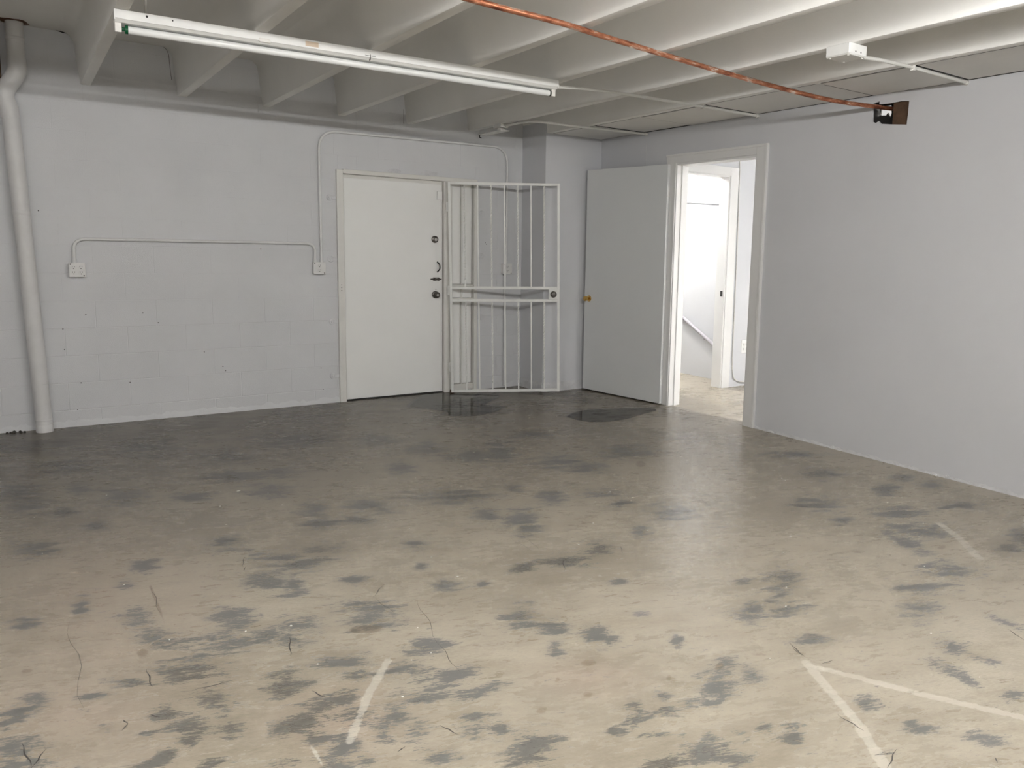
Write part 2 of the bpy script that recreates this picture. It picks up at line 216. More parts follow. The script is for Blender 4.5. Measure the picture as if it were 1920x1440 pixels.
# fibrous mottling
f1 = ramp(nt, nfib.outputs[0], [(0.35, (0.72, 0.71, 0.69)), (0.62, (1.08, 1.07, 1.06))]).outputs[0]
mm = nt.nodes.new('ShaderNodeMix'); mm.data_type = 'RGBA'; mm.blend_type = 'MULTIPLY'; mm.inputs[0].default_value = 0.45
nt.links.new(base, mm.inputs[6]); nt.links.new(f1, mm.inputs[7]); c = mm.outputs[2]
f2 = ramp(nt, nfin.outputs[0], [(0.3, (0.78, 0.775, 0.765)), (0.7, (1.13, 1.13, 1.12))]).outputs[0]
mm = nt.nodes.new('ShaderNodeMix'); mm.data_type = 'RGBA'; mm.blend_type = 'MULTIPLY'; mm.inputs[0].default_value = 0.8
nt.links.new(c, mm.inputs[6]); nt.links.new(f2, mm.inputs[7]); c = mm.outputs[2]
f3 = ramp(nt, nmid.outputs[0], [(0.32, (0.84, 0.82, 0.79)), (0.50, (1.0, 1.0, 1.0)), (0.68, (1.08, 1.08, 1.07))]).outputs[0]
mm = nt.nodes.new('ShaderNodeMix'); mm.data_type = 'RGBA'; mm.blend_type = 'MULTIPLY'; mm.inputs[0].default_value = 0.85
nt.links.new(c, mm.inputs[6]); nt.links.new(f3, mm.inputs[7]); c = mm.outputs[2]
# pinkish wear
pk = mnode(nt, 'MULTIPLY', attr('pink'), ramp(nt, nmid.outputs[0], [(0.3, (0.3,)*3), (0.65, (1,)*3)]).outputs[0])
c = mix(nt, mnode(nt, 'MULTIPLY', pk, 0.40), c, (0.36, 0.255, 0.205))
# grey paint remains: blob attribute broken up by fibrous noise
s1 = mnode(nt, 'MULTIPLY', attr('dark'), 0.66)
s2 = mnode(nt, 'MULTIPLY', nfib.outputs[0], 1.9)
s3 = mnode(nt, 'MULTIPLY', nfin.outputs[0], 1.15)
s4 = mnode(nt, 'MULTIPLY', nmid.outputs[0], 0.5)
s5 = mnode(nt, 'MULTIPLY', nstr.outputs[0], 0.75)
ss = mnode(nt, 'ADD', mnode(nt, 'ADD', mnode(nt, 'ADD', s1, s2), mnode(nt, 'ADD', s3, s4)), s5)
dmask = mnode(nt, 'MULTIPLY', mnode(nt, 'SUBTRACT', ss, 2.40), 6.0, True)
DMASK = mnode(nt, 'MULTIPLY', dmask, 0.92)
gcol = ramp(nt, nbig.outputs[0], [(0.35, (0.115, 0.108, 0.092)), (0.5, (0.13, 0.130, 0.124)), (0.7, (0.155, 0.155, 0.155))]).outputs[0]
c = mix(nt, DMASK, c, gcol)
# brown scuffs
bmk = mnode(nt, 'MULTIPLY', mnode(nt, 'SUBTRACT', mnode(nt, 'ADD', attr('brown'), mnode(nt, 'MULTIPLY', nfib.outputs[0], 1.2)), 1.15), 4.0, True)
c = mix(nt, mnode(nt, 'MULTIPLY', bmk, 0.45), c, (0.12, 0.085, 0.05))
# pale tape residue
wmk = mnode(nt, 'MULTIPLY', mnode(nt, 'SUBTRACT', mnode(nt, 'SUBTRACT', mnode(nt, 'ADD', attr('pale'), mnode(nt, 'MULTIPLY', nfib.outputs[0], 1.3)), mnode(nt, 'MULTIPLY', DMASK, 0.25)), 1.22), 5.0, True)
c = mix(nt, mnode(nt, 'MULTIPLY', wmk, 0.55), c, (0.54, 0.505, 0.435))
# wet grime plus painted light falloff, darker towards the back wall
dmp_falloff = mnode(nt, 'MULTIPLY', attr('damp_falloff'), ramp(nt, nmid.outputs[0], [(0.30, (0.45,)*3), (0.6, (0.88,)*3)]).outputs[0])
c = mix(nt, dmp_falloff, c, (0.062, 0.047, 0.031))
nt.links.new(c, bs.inputs['Base Color'])
rg = mnode(nt, 'ADD', mnode(nt, 'MULTIPLY', nfib.outputs[0], 0.22), mnode(nt, 'MULTIPLY', nbig.outputs[0], 0.16))
rg = mnode(nt, 'ADD', rg, 0.09)
nt.links.new(rg, bs.inputs['Roughness'])
bs.inputs['Specular IOR Level'].default_value = 0.36
hh = mnode(nt, 'ADD', mnode(nt, 'MULTIPLY', nfin.outputs[0], 0.5), nfib.outputs[0])
bump(nt, hh, 0.22, 0.003, bs)
M['floor'] = m

# ------------------------------------------------------------------ geometry helpers
def bm_box(bm, lo, hi, bev=0.0, seg=1):
    r = bmesh.ops.create_cube(bm, size=1)
    for v in r['verts']:
        v.co = Vector((lo[i]+(v.co[i]+0.5)*(hi[i]-lo[i]) for i in range(3)))
    if bev:
        es = list({e for v in r['verts'] for e in v.link_edges})
        bmesh.ops.bevel(bm, geom=es, offset=bev, segments=seg, affect='EDGES', profile=0.6)
def frame_of(d):
    d = d.normalized()
    a = Vector((0, 0, 1)) if abs(d.z) < 0.9 else Vector((1, 0, 0))
    x = d.cross(a).normalized(); return x, d.cross(x).normalized()
def bm_tube(bm, pts, r, n=12, cap=True, radii=None):
    pts = [Vector(p) for p in pts]
    rings = []; prev = None
    for i, p in enumerate(pts):
        d = (pts[min(i+1, len(pts)-1)]-pts[max(i-1, 0)]).normalized()
        if prev is None: x, y = frame_of(d)
        else:
            x = (prev-d*prev.dot(d)).normalized(); y = d.cross(x)
        prev = x
        rr_ = radii[i] if radii else r
        rings.append([bm.verts.new(p+rr_*(math.cos(2*PI*k/n)*x+math.sin(2*PI*k/n)*y)) for k in range(n)])
    for a, b in zip(rings, rings[1:]):
        for k in range(n): bm.faces.new((a[k], a[(k+1) % n], b[(k+1) % n], b[k]))
    if cap:
        bm.faces.new(rings[0][::-1]); bm.faces.new(rings[-1])
def bm_lathe(bm, prof, o, axis, n=20):
    """prof: (distance along axis, radius) pairs"""
    o = Vector(o); axis = Vector(axis).normalized(); x, y = frame_of(axis)
    rings = []
    for t, r in prof:
        rings.append([bm.verts.new(o+axis*t+max(r, 1e-4)*(math.cos(2*PI*k/n)*x+math.sin(2*PI*k/n)*y)) for k in range(n)])
    for a, b in zip(rings, rings[1:]):
        for k in range(n): bm.faces.new((a[k], a[(k+1) % n], b[(k+1) % n], b[k]))
    bm.faces.new(rings[0][::-1]); bm.faces.new(rings[-1])
def bm_prism(bm, poly, to3, d):
    """poly of 2D points, to3 maps 2D to 3D, d = extrusion vector"""
    a = [bm.verts.new(to3(*p)) for p in poly]
    b = [bm.verts.new(Vector(to3(*p))+Vector(d)) for p in poly]
    n = len(poly)
    bm.faces.new(a); bm.faces.new(b[::-1])
    for i in range(n): bm.faces.new((a[i], b[i], b[(i+1) % n], a[(i+1) % n]))
def fillet(pts, r, n=8):
    pts = [Vector(p) for p in pts]; out = [pts[0]]
    for i in range(1, len(pts)-1):
        a = (pts[i-1]-pts[i]); b = (pts[i+1]-pts[i]); t = min(r, a.length*0.49, b.length*0.49)
        p0 = pts[i]+a.normalized()*t; p1 = pts[i]+b.normalized()*t
        for k in range(n+1):
            s = k/n
            out.append(p0*(1-s)**2+pts[i]*2*s*(1-s)+p1*s*s)
    out.append(pts[-1]); return out
def spline(pts, n=8):
    P = [Vector(p) for p in pts]; P = [2*P[0]-P[1]]+P+[2*P[-1]-P[-2]]; out = []
    for i in range(1, len(P)-2):
        for k in range(n):
            t = k/n
            out.append(0.5*((2*P[i])+(P[i+1]-P[i-1])*t+(2*P[i-1]-5*P[i]+4*P[i+1]-P[i+2])*t*t+(3*P[i]-P[i-1]-3*P[i+1]+P[i+2])*t**3))
    out.append(P[-2]); return out
def obj(name, bm, mat, parent=None, smooth=None, loc=None):
    bmesh.ops.recalc_face_normals(bm, faces=bm.faces)
    me = bpy.data.meshes.new(name); bm.to_mesh(me); bm.free()
    if mat: me.materials.append(M[mat])
    if smooth is not None:
        for p in me.polygons: p.use_smooth = True
        try: me.set_sharp_from_angle(angle=math.radians(smooth))
        except Exception: pass
    o = bpy.data.objects.new(name, me); COL.objects.link(o)
    if parent: o.parent = parent
    if loc: o.location = loc
    return o
def inst(src, parent, loc=None, rot=None, name=None):
    o = src.copy(); COL.objects.link(o); o.parent = parent
    if loc is not None: o.location = loc
    if rot is not None: o.rotation_euler = rot
    return o
def tag(o, label, cat, group=None, kind=None):
    o['label'] = label; o['category'] = cat
    if group: o['group'] = group
    if kind: o['kind'] = kind
    return o
def thing(name, label, cat, loc=(0, 0, 0), rot=(0, 0, 0), group=None, kind=None):
    o = bpy.data.objects.new(name, None); COL.objects.link(o)
    o.empty_display_size = 0.1
    o.location = loc; o.rotation_euler = rot
    return tag(o, label, cat, group, kind)
def boxo(name, lo, hi, mat, parent=None, bev=0.0, seg=1):
    bm = bmesh.new(); bm_box(bm, lo, hi, bev, seg); return obj(name, bm, mat, parent)
def tubeo(name, pts, r, mat, parent=None, n=12, radii=None):
    bm = bmesh.new(); bm_tube(bm, pts, r, n, True, radii); return obj(name, bm, mat, parent, 40)
def latheo(name, prof, o, axis, mat, parent=None, n=20):
    bm = bmesh.new(); bm_lathe(bm, prof, o, axis, n); return obj(name, bm, mat, parent, 35)

# ------------------------------------------------------------------ floor
def grid_floor():
    x0, x1, y0, y1, st = -1.5, 4.95, -6.4, 0.05, 0.0155
    nx = int((x1-x0)/st)+1; ny = int((y1-y0)/st)+1
    xs = np.linspace(x0, x1, nx); ys = np.linspace(y0, y1, ny)
    X, Y = np.meshgrid(xs, ys); P = np.stack([X.ravel(), Y.ravel()], 1)
    def blobs(L, soft=0.45, grow=1.0):
        out = np.zeros(len(P))
        for cx, cy, ax, ay, bx, by in L:
            D = ax*by-ay*bx
            if abs(D) < 1e-6: continue
            R = 1.6*grow*(math.hypot(ax, ay)+math.hypot(bx, by))
            idx = np.where((abs(P[:, 0]-cx) < R) & (abs(P[:, 1]-cy) < R))[0]
            dx = P[idx, 0]-cx; dy = P[idx, 1]-cy
            u = (dx*by-dy*bx)/D/grow; w = (-dx*ay+dy*ax)/D/grow
            d = np.sqrt(u*u+w*w)
            val = np.clip((1.25-d)/(1.25*soft+0.25), 0, 1)
            out[idx] = np.maximum(out[idx], val)
        return out
    def lines(L, out):
        for w, pts in L:
            for a, b in zip(pts, pts[1:]):
                a = np.array(a); b = np.array(b); ab = b-a
                t = np.clip(((P-a)@ab)/(ab@ab), 0, 1)
                d = np.linalg.norm(P-(a+t[:, None]*ab), axis=1)
                out = np.maximum(out, np.clip((w*0.62-d)/(w*0.45)+0.1, 0, 1))
        return out
    dark = blobs(DARK, 1.0, 1.7); pale = lines(TAPE, blobs(WHITE, 0.9)*0.75)
    brown = lines(STREAK, blobs(BROWN, 0.4)); pink = blobs(PINK, 1.0)
    damp_falloff = np.clip(1.15-(-P[:, 1])/3.4, 0, 1)*np.clip(1-np.clip((P[:, 0]-3.4)/1.2, 0, 1)*np.clip((-1.6-P[:, 1])/0.8, 0, 1), 0, 1)  # far floor darkened for light falloff too, doorway glow path left lighter
    V = [np.column_stack([P, np.zeros(len(P))])]
    i = np.arange(nx*ny).reshape(ny, nx)
    F = [np.stack([i[:-1, :-1], i[:-1, 1:], i[1:, 1:], i[1:, :-1]], -1).reshape(-1, 4)]
    n0 = nx*ny
    for (a, b, c_, d) in [(-3, x0, -11, 3), (x0, x1, -11, y0), (x0, x1, y1, 3), (x1, 7.6, -11, 3)]:
        V.append(np.array([[a, c_, 0], [b, c_, 0], [b, d, 0], [a, d, 0]], float))
        F.append(np.array([[n0, n0+1, n0+2, n0+3]])); n0 += 4
    V = np.concatenate(V); F = np.concatenate(F)
    me = bpy.data.meshes.new('floor')
    me.vertices.add(len(V)); me.vertices.foreach_set('co', V.ravel())
    me.loops.add(F.size); me.loops.foreach_set('vertex_index', F.ravel().astype(np.int32))
    me.polygons.add(len(F)); me.polygons.foreach_set('loop_start', np.arange(0, F.size, 4, dtype=np.int32))
    me.update(calc_edges=True)
    for nm, arr in (('dark', dark), ('pale', pale), ('brown', brown), ('pink', pink), ('damp_falloff', damp_falloff)):
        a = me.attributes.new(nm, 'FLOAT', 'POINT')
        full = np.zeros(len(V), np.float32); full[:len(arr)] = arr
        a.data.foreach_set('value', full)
    me.materials.append(M['floor'])
    o = bpy.data.objects.new('floor', me); COL.objects.link(o)
    return o
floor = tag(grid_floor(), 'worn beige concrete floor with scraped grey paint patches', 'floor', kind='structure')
# thin black scuffs and pale paint chips lying on the floor
bm = bmesh.new()
for x0, y0, x1, y1 in SCUFFS:
    a = Vector((x0, y0, 0.0004)); b = Vector((x1, y1, 0.0004)); L = (b-a).length
    if L > 0.7: b = a+(b-a)*0.3
    n = Vector((-(b-a).y, (b-a).x, 0)).normalized(); k = 7; top = []; bot = []
    ph = random.random()*6
    for i in range(k+1):
        t = i/k; w = (0.0022 if L < 0.15 else 0.0010)*math.sin(PI*min(max(t, 0.08), 0.92))
        p = a.lerp(b, t)+n*(0.02*L*math.sin(3*t*PI+ph))
        top.append(bm.verts.new(p+n*w)); bot.append(bm.verts.new(p-n*w))
    for i in range(k): bm.faces.new((top[i], top[i+1], bot[i+1], bot[i]))
o = obj('scuff_marks', bm, 'scuff', floor); o['kind'] = 'stuff'
bm = bmesh.new()
for _ in range(120):
    x = random.uniform(-0.5, 4.6); y = random.uniform(-6.2, -1.0); s = random.uniform(0.002, 0.006)
    if random.random() < 0.06: s *= 2.2
    ang = random.random()*6; k = random.choice((4, 5, 6))
    ring = [(x+s*random.uniform(0.5, 1.2)*math.cos(ang+2*PI*i/k), y+s*random.uniform(0.4, 1.0)*math.sin(ang+2*PI*i/k)) for i in range(k)]
    bm_prism(bm, ring, lambda a, b: Vector((a, b, 0.0)), (0, 0, 0.0015))
o = obj('paint_chips', bm, 'chip', floor); o['kind'] = 'stuff'

# ------------------------------------------------------------------ back wall of painted blocks
wall_back = thing('wall_back', 'white painted concrete block wall behind the outlets and steel door', 'wall', kind='structure')
OX0, OX1, OZ1 = 2.345, 3.705, 2.085
bm = bmesh.new()
for lo, hi in (((-3, 0.0022, 0), (OX0, 0.2, 3.05)), ((OX0, 0.0022, OZ1), (OX1, 0.2, 3.05)), ((OX1, 0.0022, 0), (5.02, 0.2, 3.05))):
    bm_box(bm, lo, hi)
obj('mortar_bed', bm, 'block', wall_back)
def make_block_mesh(w, h, deep):
    """front slab with a soft arris, front face at y = 0"""
    bm = bmesh.new(); g = 0.0011; c = 0.0030 if deep else 0.0012
    yb = 0.012
    dy = 0.0020 if deep else 0.0006
    outer = [(g, g), (w-g, g), (w-g, h-g), (g, h-g)]
    inner = [(g+c, g+c), (w-g-c, g+c), (w-g-c, h-g-c), (g+c, h-g-c)]
    a = [bm.verts.new((x, yb, z)) for x, z in outer]; b = [bm.verts.new((x, dy, z)) for x, z in outer]
    d = [bm.verts.new((x, 0, z)) for x, z in inner]
    for r0, r1 in ((a, b), (b, d)):
        for i in range(4): bm.faces.new((r0[i], r0[(i+1) % 4], r1[(i+1) % 4], r1[i]))
    bm.faces.new(d)
    return bm
PITCH_Z, PITCH_X, Z0 = 0.208, 0.409, 0.128
cache = {}
def add_block(x0, x1, z0, z1):
    if x1-x0 < 0.02 or z1-z0 < 0.02: return
    deep = z1 < 1.0
    key = (round(x1-x0, 3), round(z1-z0, 3), deep)
    dy = random.uniform(0, 0.0007 if deep else 0.0003)
    if key not in cache:
        cache[key] = obj('block', make_block_mesh(x1-x0, z1-z0, deep), 'block', wall_back, loc=(x0, dy, z0))
    else: inst(cache[key], wall_back, (x0, dy, z0))
for r in range(-1, 14):
    za = max(0.0, Z0+r*PITCH_Z); zb = min(ZS, Z0+(r+1)*PITCH_Z)
    if zb <= za: continue
    ph = 0.266 if r % 2 == 0 else 0.470
    for k in range(-4, 11):
        xa = ph+k*PITCH_X; xb = xa+PITCH_X
        xa = max(xa, -1.0); xb = min(xb, 4.24)
        if xb <= xa: continue
        if za < OZ1-0.001 and xb > OX0 and xa < OX1:
            if zb > OZ1: add_block(max(xa, OX0), min(xb, OX1), OZ1, zb)
            if xa < OX0: add_block(xa, OX0, za, zb)
            if xb > OX1: add_block(OX1, xb, za, zb)
        else: add_block(xa, xb, za, zb)
for poly in CRACKS:
    bm = bmesh.new(); bm_prism(bm, poly, lambda a, b: Vector((a, -0.0015, b)), (0, 0.002, 0)); obj('crack', bm, 'dark', wall_back)
for pts in CRACKLINES:
    tubeo('crack', spline([(x, -0.0004, z) for x, z in pts], 5), 0.0015, 'slot', wall_back, 6)
for x, z in DOTS:
    latheo('screw_hole', [(0, 0.0042), (0.0012, 0.0035), (0.0014, 0.0015)], (x, 0, z), (0, -1, 0), 'slot', wall_back, 8)
# plaster smears over the door header
for x, z, rx, rz in ((2.87, 2.108, 0.07, 0.022), (3.22, 2.112, 0.09, 0.03)):
    bm = bmesh.new()
    ring = [(x+rx*random.uniform(0.75, 1.1)*math.cos(2*PI*i/14), z+rz*random.uniform(0.7, 1.2)*math.sin(2*PI*i/14)) for i in range(14)]
    bm_prism(bm, ring, lambda a, b: Vector((a, -0.003, b)), (0, 0.004, 0)); obj('plaster_patch', bm, 'rough_plaster', wall_back)
# ragged plaster along the foot of the wall
bm = bmesh.new()
def ragged(bm, x0, x1):
    n = int((x1-x0)/0.03); prev = None
    for i in range(n+1):
        x = x0+(x1-x0)*i/n; t = 0.006+0.008*random.random(); h = 0.03+0.035*random.random()
        cur = [bm.verts.new((x, 0.01, 0)), bm.verts.new((x, -t, 0)), bm.verts.new((x, -t*0.7, h*0.5)), bm.verts.new((x, 0.001, h))]
        if prev:
            for a in range(3): bm.faces.new((prev[a], prev[a+1], cur[a+1], cur[a]))
        prev = cur
ragged(bm, -1.0, 2.33); ragged(bm, 3.71, 4.23)
obj('plaster_foot', bm, 'block', wall_back, 60)

# corner chase
wall_chase = thing('wall_chase', 'boxed-out white corner column between block wall and interior door', 'column', kind='structure')
YC = -0.4425; XC = 4.232
boxo('column_face', (XC, YC, 0), (XR+0.02, 0.05, ZS), 'chase', wall_chase, 0.004, 2)
bm = bmesh.new()
poly = [(0, 0), (0, 0.085), (0.006, 0.092), (0.012, 0.07), (0.016, 0.0)]
bm_prism(bm, poly, lambda a, b: Vector((XC-0.016, YC-a, b)), (XR-XC+0.016, 0, 0))
obj('baseboard', bm, 'rough_plaster', wall_chase)
bm = bmesh.new(); bm_prism(bm, poly, lambda a, b: Vector((XC-a, YC-0.016, b)), (0, 0.4425, 0)); obj('baseboard', bm, 'rough_plaster', wall_chase)

# ------------------------------------------------------------------ right wall with doorway and broken hole
WT = 0.12
DY0, DY1, DZ = -2.585, -1.60, 2.235        # doorway
HY0, HY1, HZ0, HZ1 = -4.10, -3.45, 2.22, 2.54  # field around the broken hole
wall_right = thing('wall_right', 'smooth cool white wall with open doorway and broken hole near ceiling', 'wall', kind='structure')
bm = bmesh.new()
for lo, hi in (((XR, -11, 0), (XR+WT, HY0, 3.0)), ((XR, HY0, 0), (XR+WT, HY1, HZ0)), ((XR, HY0, HZ1), (XR+WT, HY1, 3.0)),
               ((XR, HY1, 0), (XR+WT, DY0, 3.0)), ((XR, DY0, DZ), (XR+WT, DY1, 3.0)), ((XR, DY1, 0), (XR+WT, 0.2, 3.0))):
    bm_box(bm, lo, hi)
obj('wall_body', bm, 'drywall', wall_right)
def holed(name, x, th, hole_poly, mat):
    outer = [(HY0, HZ0), (HY1, HZ0), (HY1, HZ1), (HY0, HZ1)]
    flat = outer+list(hole_poly)
    bm = bmesh.new()
    f = [bm.verts.new((x, a, b)) for a, b in flat]; nh = len(hole_poly)
    es = [bm.edges.new((f[i], f[(i+1) % 4])) for i in range(4)]+[bm.edges.new((f[4+i], f[4+(i+1) % nh])) for i in range(nh)]
    bmesh.ops.triangle_fill(bm, use_beauty=True, use_dissolve=False, edges=es, normal=(1, 0, 0))
    g = [bm.verts.new((x+th, a, b)) for a, b in flat]; idx = {v: i for i, v in enumerate(f)}
    for fc in list(bm.faces): bm.faces.new([g[idx[v]] for v in fc.verts][::-1])
    n = len(hole_poly)
    for i in range(n):
        a, b = 4+i, 4+(i+1) % n; bm.faces.new((f[a], f[b], g[b], g[a]))
    return obj(name, bm, mat, wall_right)
holed('broken_drywall', XR, 0.014, HOLE, 'drywall')
holed('back_drywall', XR+WT-0.014, 0.014, GAP, 'dark')
boxo('cavity_block', (XR+0.016, -3.612, HZ0), (XR+WT-0.014, -3.45, HZ1), 'dark', wall_right, 0.003)  # dark filler added to keep the left of the hole unlit
boxo('cavity_block', (XR+0.03, -3.935, HZ0), (XR+WT-0.014, -3.765, HZ1), 'wood', wall_right, 0.003)  # brown wood stud
# paint drips / cut-in line along the floor
bm = bmesh.new(); prev = None
n = 150
for i in range(n+1):
    y = -6.5+(6.5-2.70)*i/n; t = 0.003+0.004*random.random(); h = 0.012+0.018*random.random()
    cur = [bm.verts.new((XR+0.01, y, 0)), bm.verts.new((XR-t, y, 0)), bm.verts.new((XR-0.001, y, h))]
    if prev:
        for a in range(2): bm.faces.new((prev[a], prev[a+1], cur[a+1], cur[a]))
    prev = cur
obj('floor_caulk', bm, 'rough_plaster', wall_right, 60)
boxo('drywall_joint', (XR-0.0012, -1.160, 2.05), (XR+0.01, -1.154, ZJ), 'rough_plaster', wall_right)

# door casing of the inner doorway
trim_1 = thing('trim_1', 'white moulded casing round the open interior doorway', 'door casing', kind='structure')
def casing(lo, hi, parent):   # board with a back-band along its outer side
    return boxo('casing', lo, hi, 'trim', parent, 0.004, 2)
casing((XR-0.018, DY0-0.095, 0), (XR+0.005, DY0+0.008, 2.305), trim_1)
casing((XR-0.018, DY1-0.008, 0), (XR+0.005, DY1+0.118, 2.300), trim_1)
casing((XR-0.0185, DY0+0.008, DZ-0.004), (XR+0.005, DY1-0.008, 2.3), trim_1)
boxo('back_band', (XR-0.026, DY0-0.108, 0), (XR+0.004, DY0-0.085, 2.312), 'trim', trim_1, 0.004, 2)
boxo('back_band', (XR-0.026, DY0-0.085, 2.292), (XR+0.004, DY1+0.12, 2.312), 'trim', trim_1, 0.004, 2)
boxo('jamb', (XR-0.01, DY1-0.02, 0), (XR+WT+0.01, DY1+0.004, DZ), 'trim', trim_1, 0.002)
boxo('jamb', (XR-0.01, DY0-0.004, 0), (XR+WT+0.01, DY0+0.02, DZ), 'trim', trim_1, 0.002)
boxo('jamb', (XR-0.008, DY0+0.02, DZ-0.02), (XR+WT+0.008, DY1-0.02, DZ+0.004), 'trim', trim_1, 0.002)
boxo('door_stop', (XR+0.045, DY1-0.034, 0), (XR+0.08, DY1-0.018, DZ-0.02), 'trim', trim_1, 0.002)
boxo('door_stop', (XR+0.045, DY0+0.018, 0), (XR+0.08, DY0+0.034, DZ-0.02), 'trim', trim_1, 0.002)
boxo('strike_plate', (XR+0.012, DY0+0.019, 0.93), (XR+0.036, DY0+0.0235, 1.0), 'brass', trim_1)

# interior door, swung open into the room against the corner column
hx, hy = 4.852, -1.538; ex, ey = 4.687, -0.507
dw = math.hypot(ex-hx, ey-hy); da = math.atan2(ey-hy, ex-hx)
door_2 = thing('door_2', 'grey white flush interior door standing open with brass knob', 'door', (hx, hy, 0.012), (0, 0, da), kind='structure')
# local x runs from the hinge to the free edge, +y faces the room (-X world)
boxo('slab', (0, -0.040, 0), (dw, 0, 2.215), 'door_grey', door_2, 0.002)
for z in (0.22, 1.12, 1.97):
    h = boxo('hinge', (-0.004, -0.046, z-0.05), (0.010, -0.012, z+0.05), 'trim', door_2, 0.001)
    latheo('hinge_barrel', [(0, 0.007), (0.1, 0.007)], (-0.006, -0.046, z-0.05), (0, 0, 1), 'trim', h, 10)
kx, kz = dw-0.065, 0.935
kn = latheo('knob', [(0, 0.012), (0.03, 0.012), (0.036, 0.022), (0.05, 0.027), (0.062, 0.024), (0.068, 0.012)], (kx, 0.0, kz), (0, 1, 0), 'brass', door_2)
latheo('rosette', [(0, 0.032), (0.006, 0.031), (0.012, 0.02)], (kx, 0.0, kz), (0, 1, 0), 'brass', kn)
kn = latheo('knob', [(0, 0.012), (0.02, 0.012), (0.026, 0.022), (0.036, 0.026), (0.046, 0.02)], (kx, -0.04, kz), (0, -1, 0), 'brass', door_2)
boxo('latch_plate', (dw-0.001, -0.032, kz-0.028), (dw+0.001, -0.008, kz+0.028), 'brass', door_2)

# ------------------------------------------------------------------ back door, steel frame, sidelight
trim_2 = thing('trim_2', 'cream steel frame and post round the back exit door', 'door frame', kind='structure')
boxo('jamb', (2.325, -0.028, 0), (2.383, 0.10, 2.085), 'frame', trim_2, 0.003)
boxo('jamb', (2.383, 0.0, 0), (2.395, 0.10, 2.05), 'frame', trim_2, 0.001)
boxo('header', (2.383, -0.028, 2.052), (3.71, 0.10, 2.09), 'frame', trim_2, 0.003)
boxo('head_stop', (2.395, 0.036, 2.020), (3.362, 0.10, 2.054), 'frame', trim_2, 0.002)
boxo('post', (3.362, -0.012, 0), (3.418, 0.10, 2.052), 'frame', trim_2, 0.003)
boxo('post', (3.418, -0.026, 0), (3.440, 0.10, 2.052), 'frame', trim_2, 0.003)
boxo('jamb', (3.682, -0.022, 0), (3.715, 0.10, 2.06), 'frame', trim_2, 0.003)
for s, xs_ in ((-1, 2.325), (1, 3.715)):
    for z in ((1.838, 1.298, 0.741, 0.246) if s < 0 else (1.768, 1.349, 0.736, 0.191)):
        t_ = boxo('anchor_tab', (min(xs_, xs_+s*0.045), -0.010, z-0.014), (max(xs_, xs_+s*0.045), 0.002, z+0.014), 'block', trim_2, 0.003)
        latheo('bolt_boss', [(0, 0.028), (0.006, 0.024), (0.008, 0.012), (0.014, 0.010)], (xs_+s*0.055, 0, z), (0, -1, 0), 'block', t_, 14)
for i in range(3):
    latheo('rivet', [(0, 0.004), (0.002, 0.003)], (2.354, -0.028, 1.02+i*0.025), (0, -1, 0), 'slot', trim_2, 8)
boxo('threshold', (2.36, -0.004, 0.0), (3.70, 0.12, 0.006), 'dark', trim_2)

door_1 = thing('door_1', 'closed cream steel exit door with locks in the block wall', 'door', (2.397, 0.03, 0.010), kind='structure')
dwd = 3.352-2.397
boxo('slab', (0, 0, 0.0), (dwd, 0.045, 2.012), 'door', door_1, 0.003)
def lx(x): return x-2.397
boxo('edge_strip', (dwd-0.008, -0.004, 0), (dwd+0.004, 0.01, 2.012), 'door', door_1)
d_ = latheo('deadbolt', [(0, 0.034), (0.012, 0.033), (0.017, 0.024)], (lx(3.281), 0, 1.49), (0, -1, 0), 'bronze', door_1, 24)
latheo('lock_cylinder', [(0.012, 0.017), (0.024, 0.016), (0.026, 0.006)], (lx(3.281)+0.004, 0, 1.488), (0, -1, 0), 'steel', d_, 18)
d_ = latheo('knob', [(0, 0.036), (0.012, 0.034), (0.016, 0.02), (0.03, 0.02), (0.036, 0.027), (0.05, 0.029), (0.058, 0.02)], (lx(3.286), 0, 0.958), (0, -1, 0), 'bronze', door_1, 24)
latheo('lock_cylinder', [(0.056, 0.012), (0.061, 0.011)], (lx(3.286), 0, 0.958), (0, -1, 0), 'steel', d_, 14)
hz = 1.226; hx_ = lx(3.308)
tubeo('pull_handle', fillet([(hx_, 0.0, hz+0.047), (hx_, -0.010, hz+0.044), (hx_+0.006, -0.045, hz+0.02), (hx_+0.006, -0.045, hz-0.02), (hx_, -0.010, hz-0.044), (hx_, 0.0, hz-0.047)], 0.012, 4), 0.0062, 'black', door_1, 8)
sb_ = boxo('slide_bolt', (lx(3.262), -0.006, 1.090), (lx(3.325), 0.001, 1.126), 'steel', door_1, 0.001)
tubeo('bolt_rod', [(lx(3.235), -0.012, 1.108), (lx(3.345), -0.012, 1.108)], 0.006, 'bronze', sb_, 8)
for x_ in (3.272, 3.312):
    boxo('bolt_keeper', (lx(x_), -0.02, 1.095), (lx(x_)+0.012, 0, 1.121), 'bronze', sb_, 0.002)
boxo('closer_plate', (lx(3.302), -0.022, 1.867), (lx(3.352), 0.001, 1.946), 'door', door_1, 0.003)
boxo('hasp_hole', (lx(3.290), -0.0008, 1.0), (lx(3.296), 0.002, 1.012), 'slot', door_1)

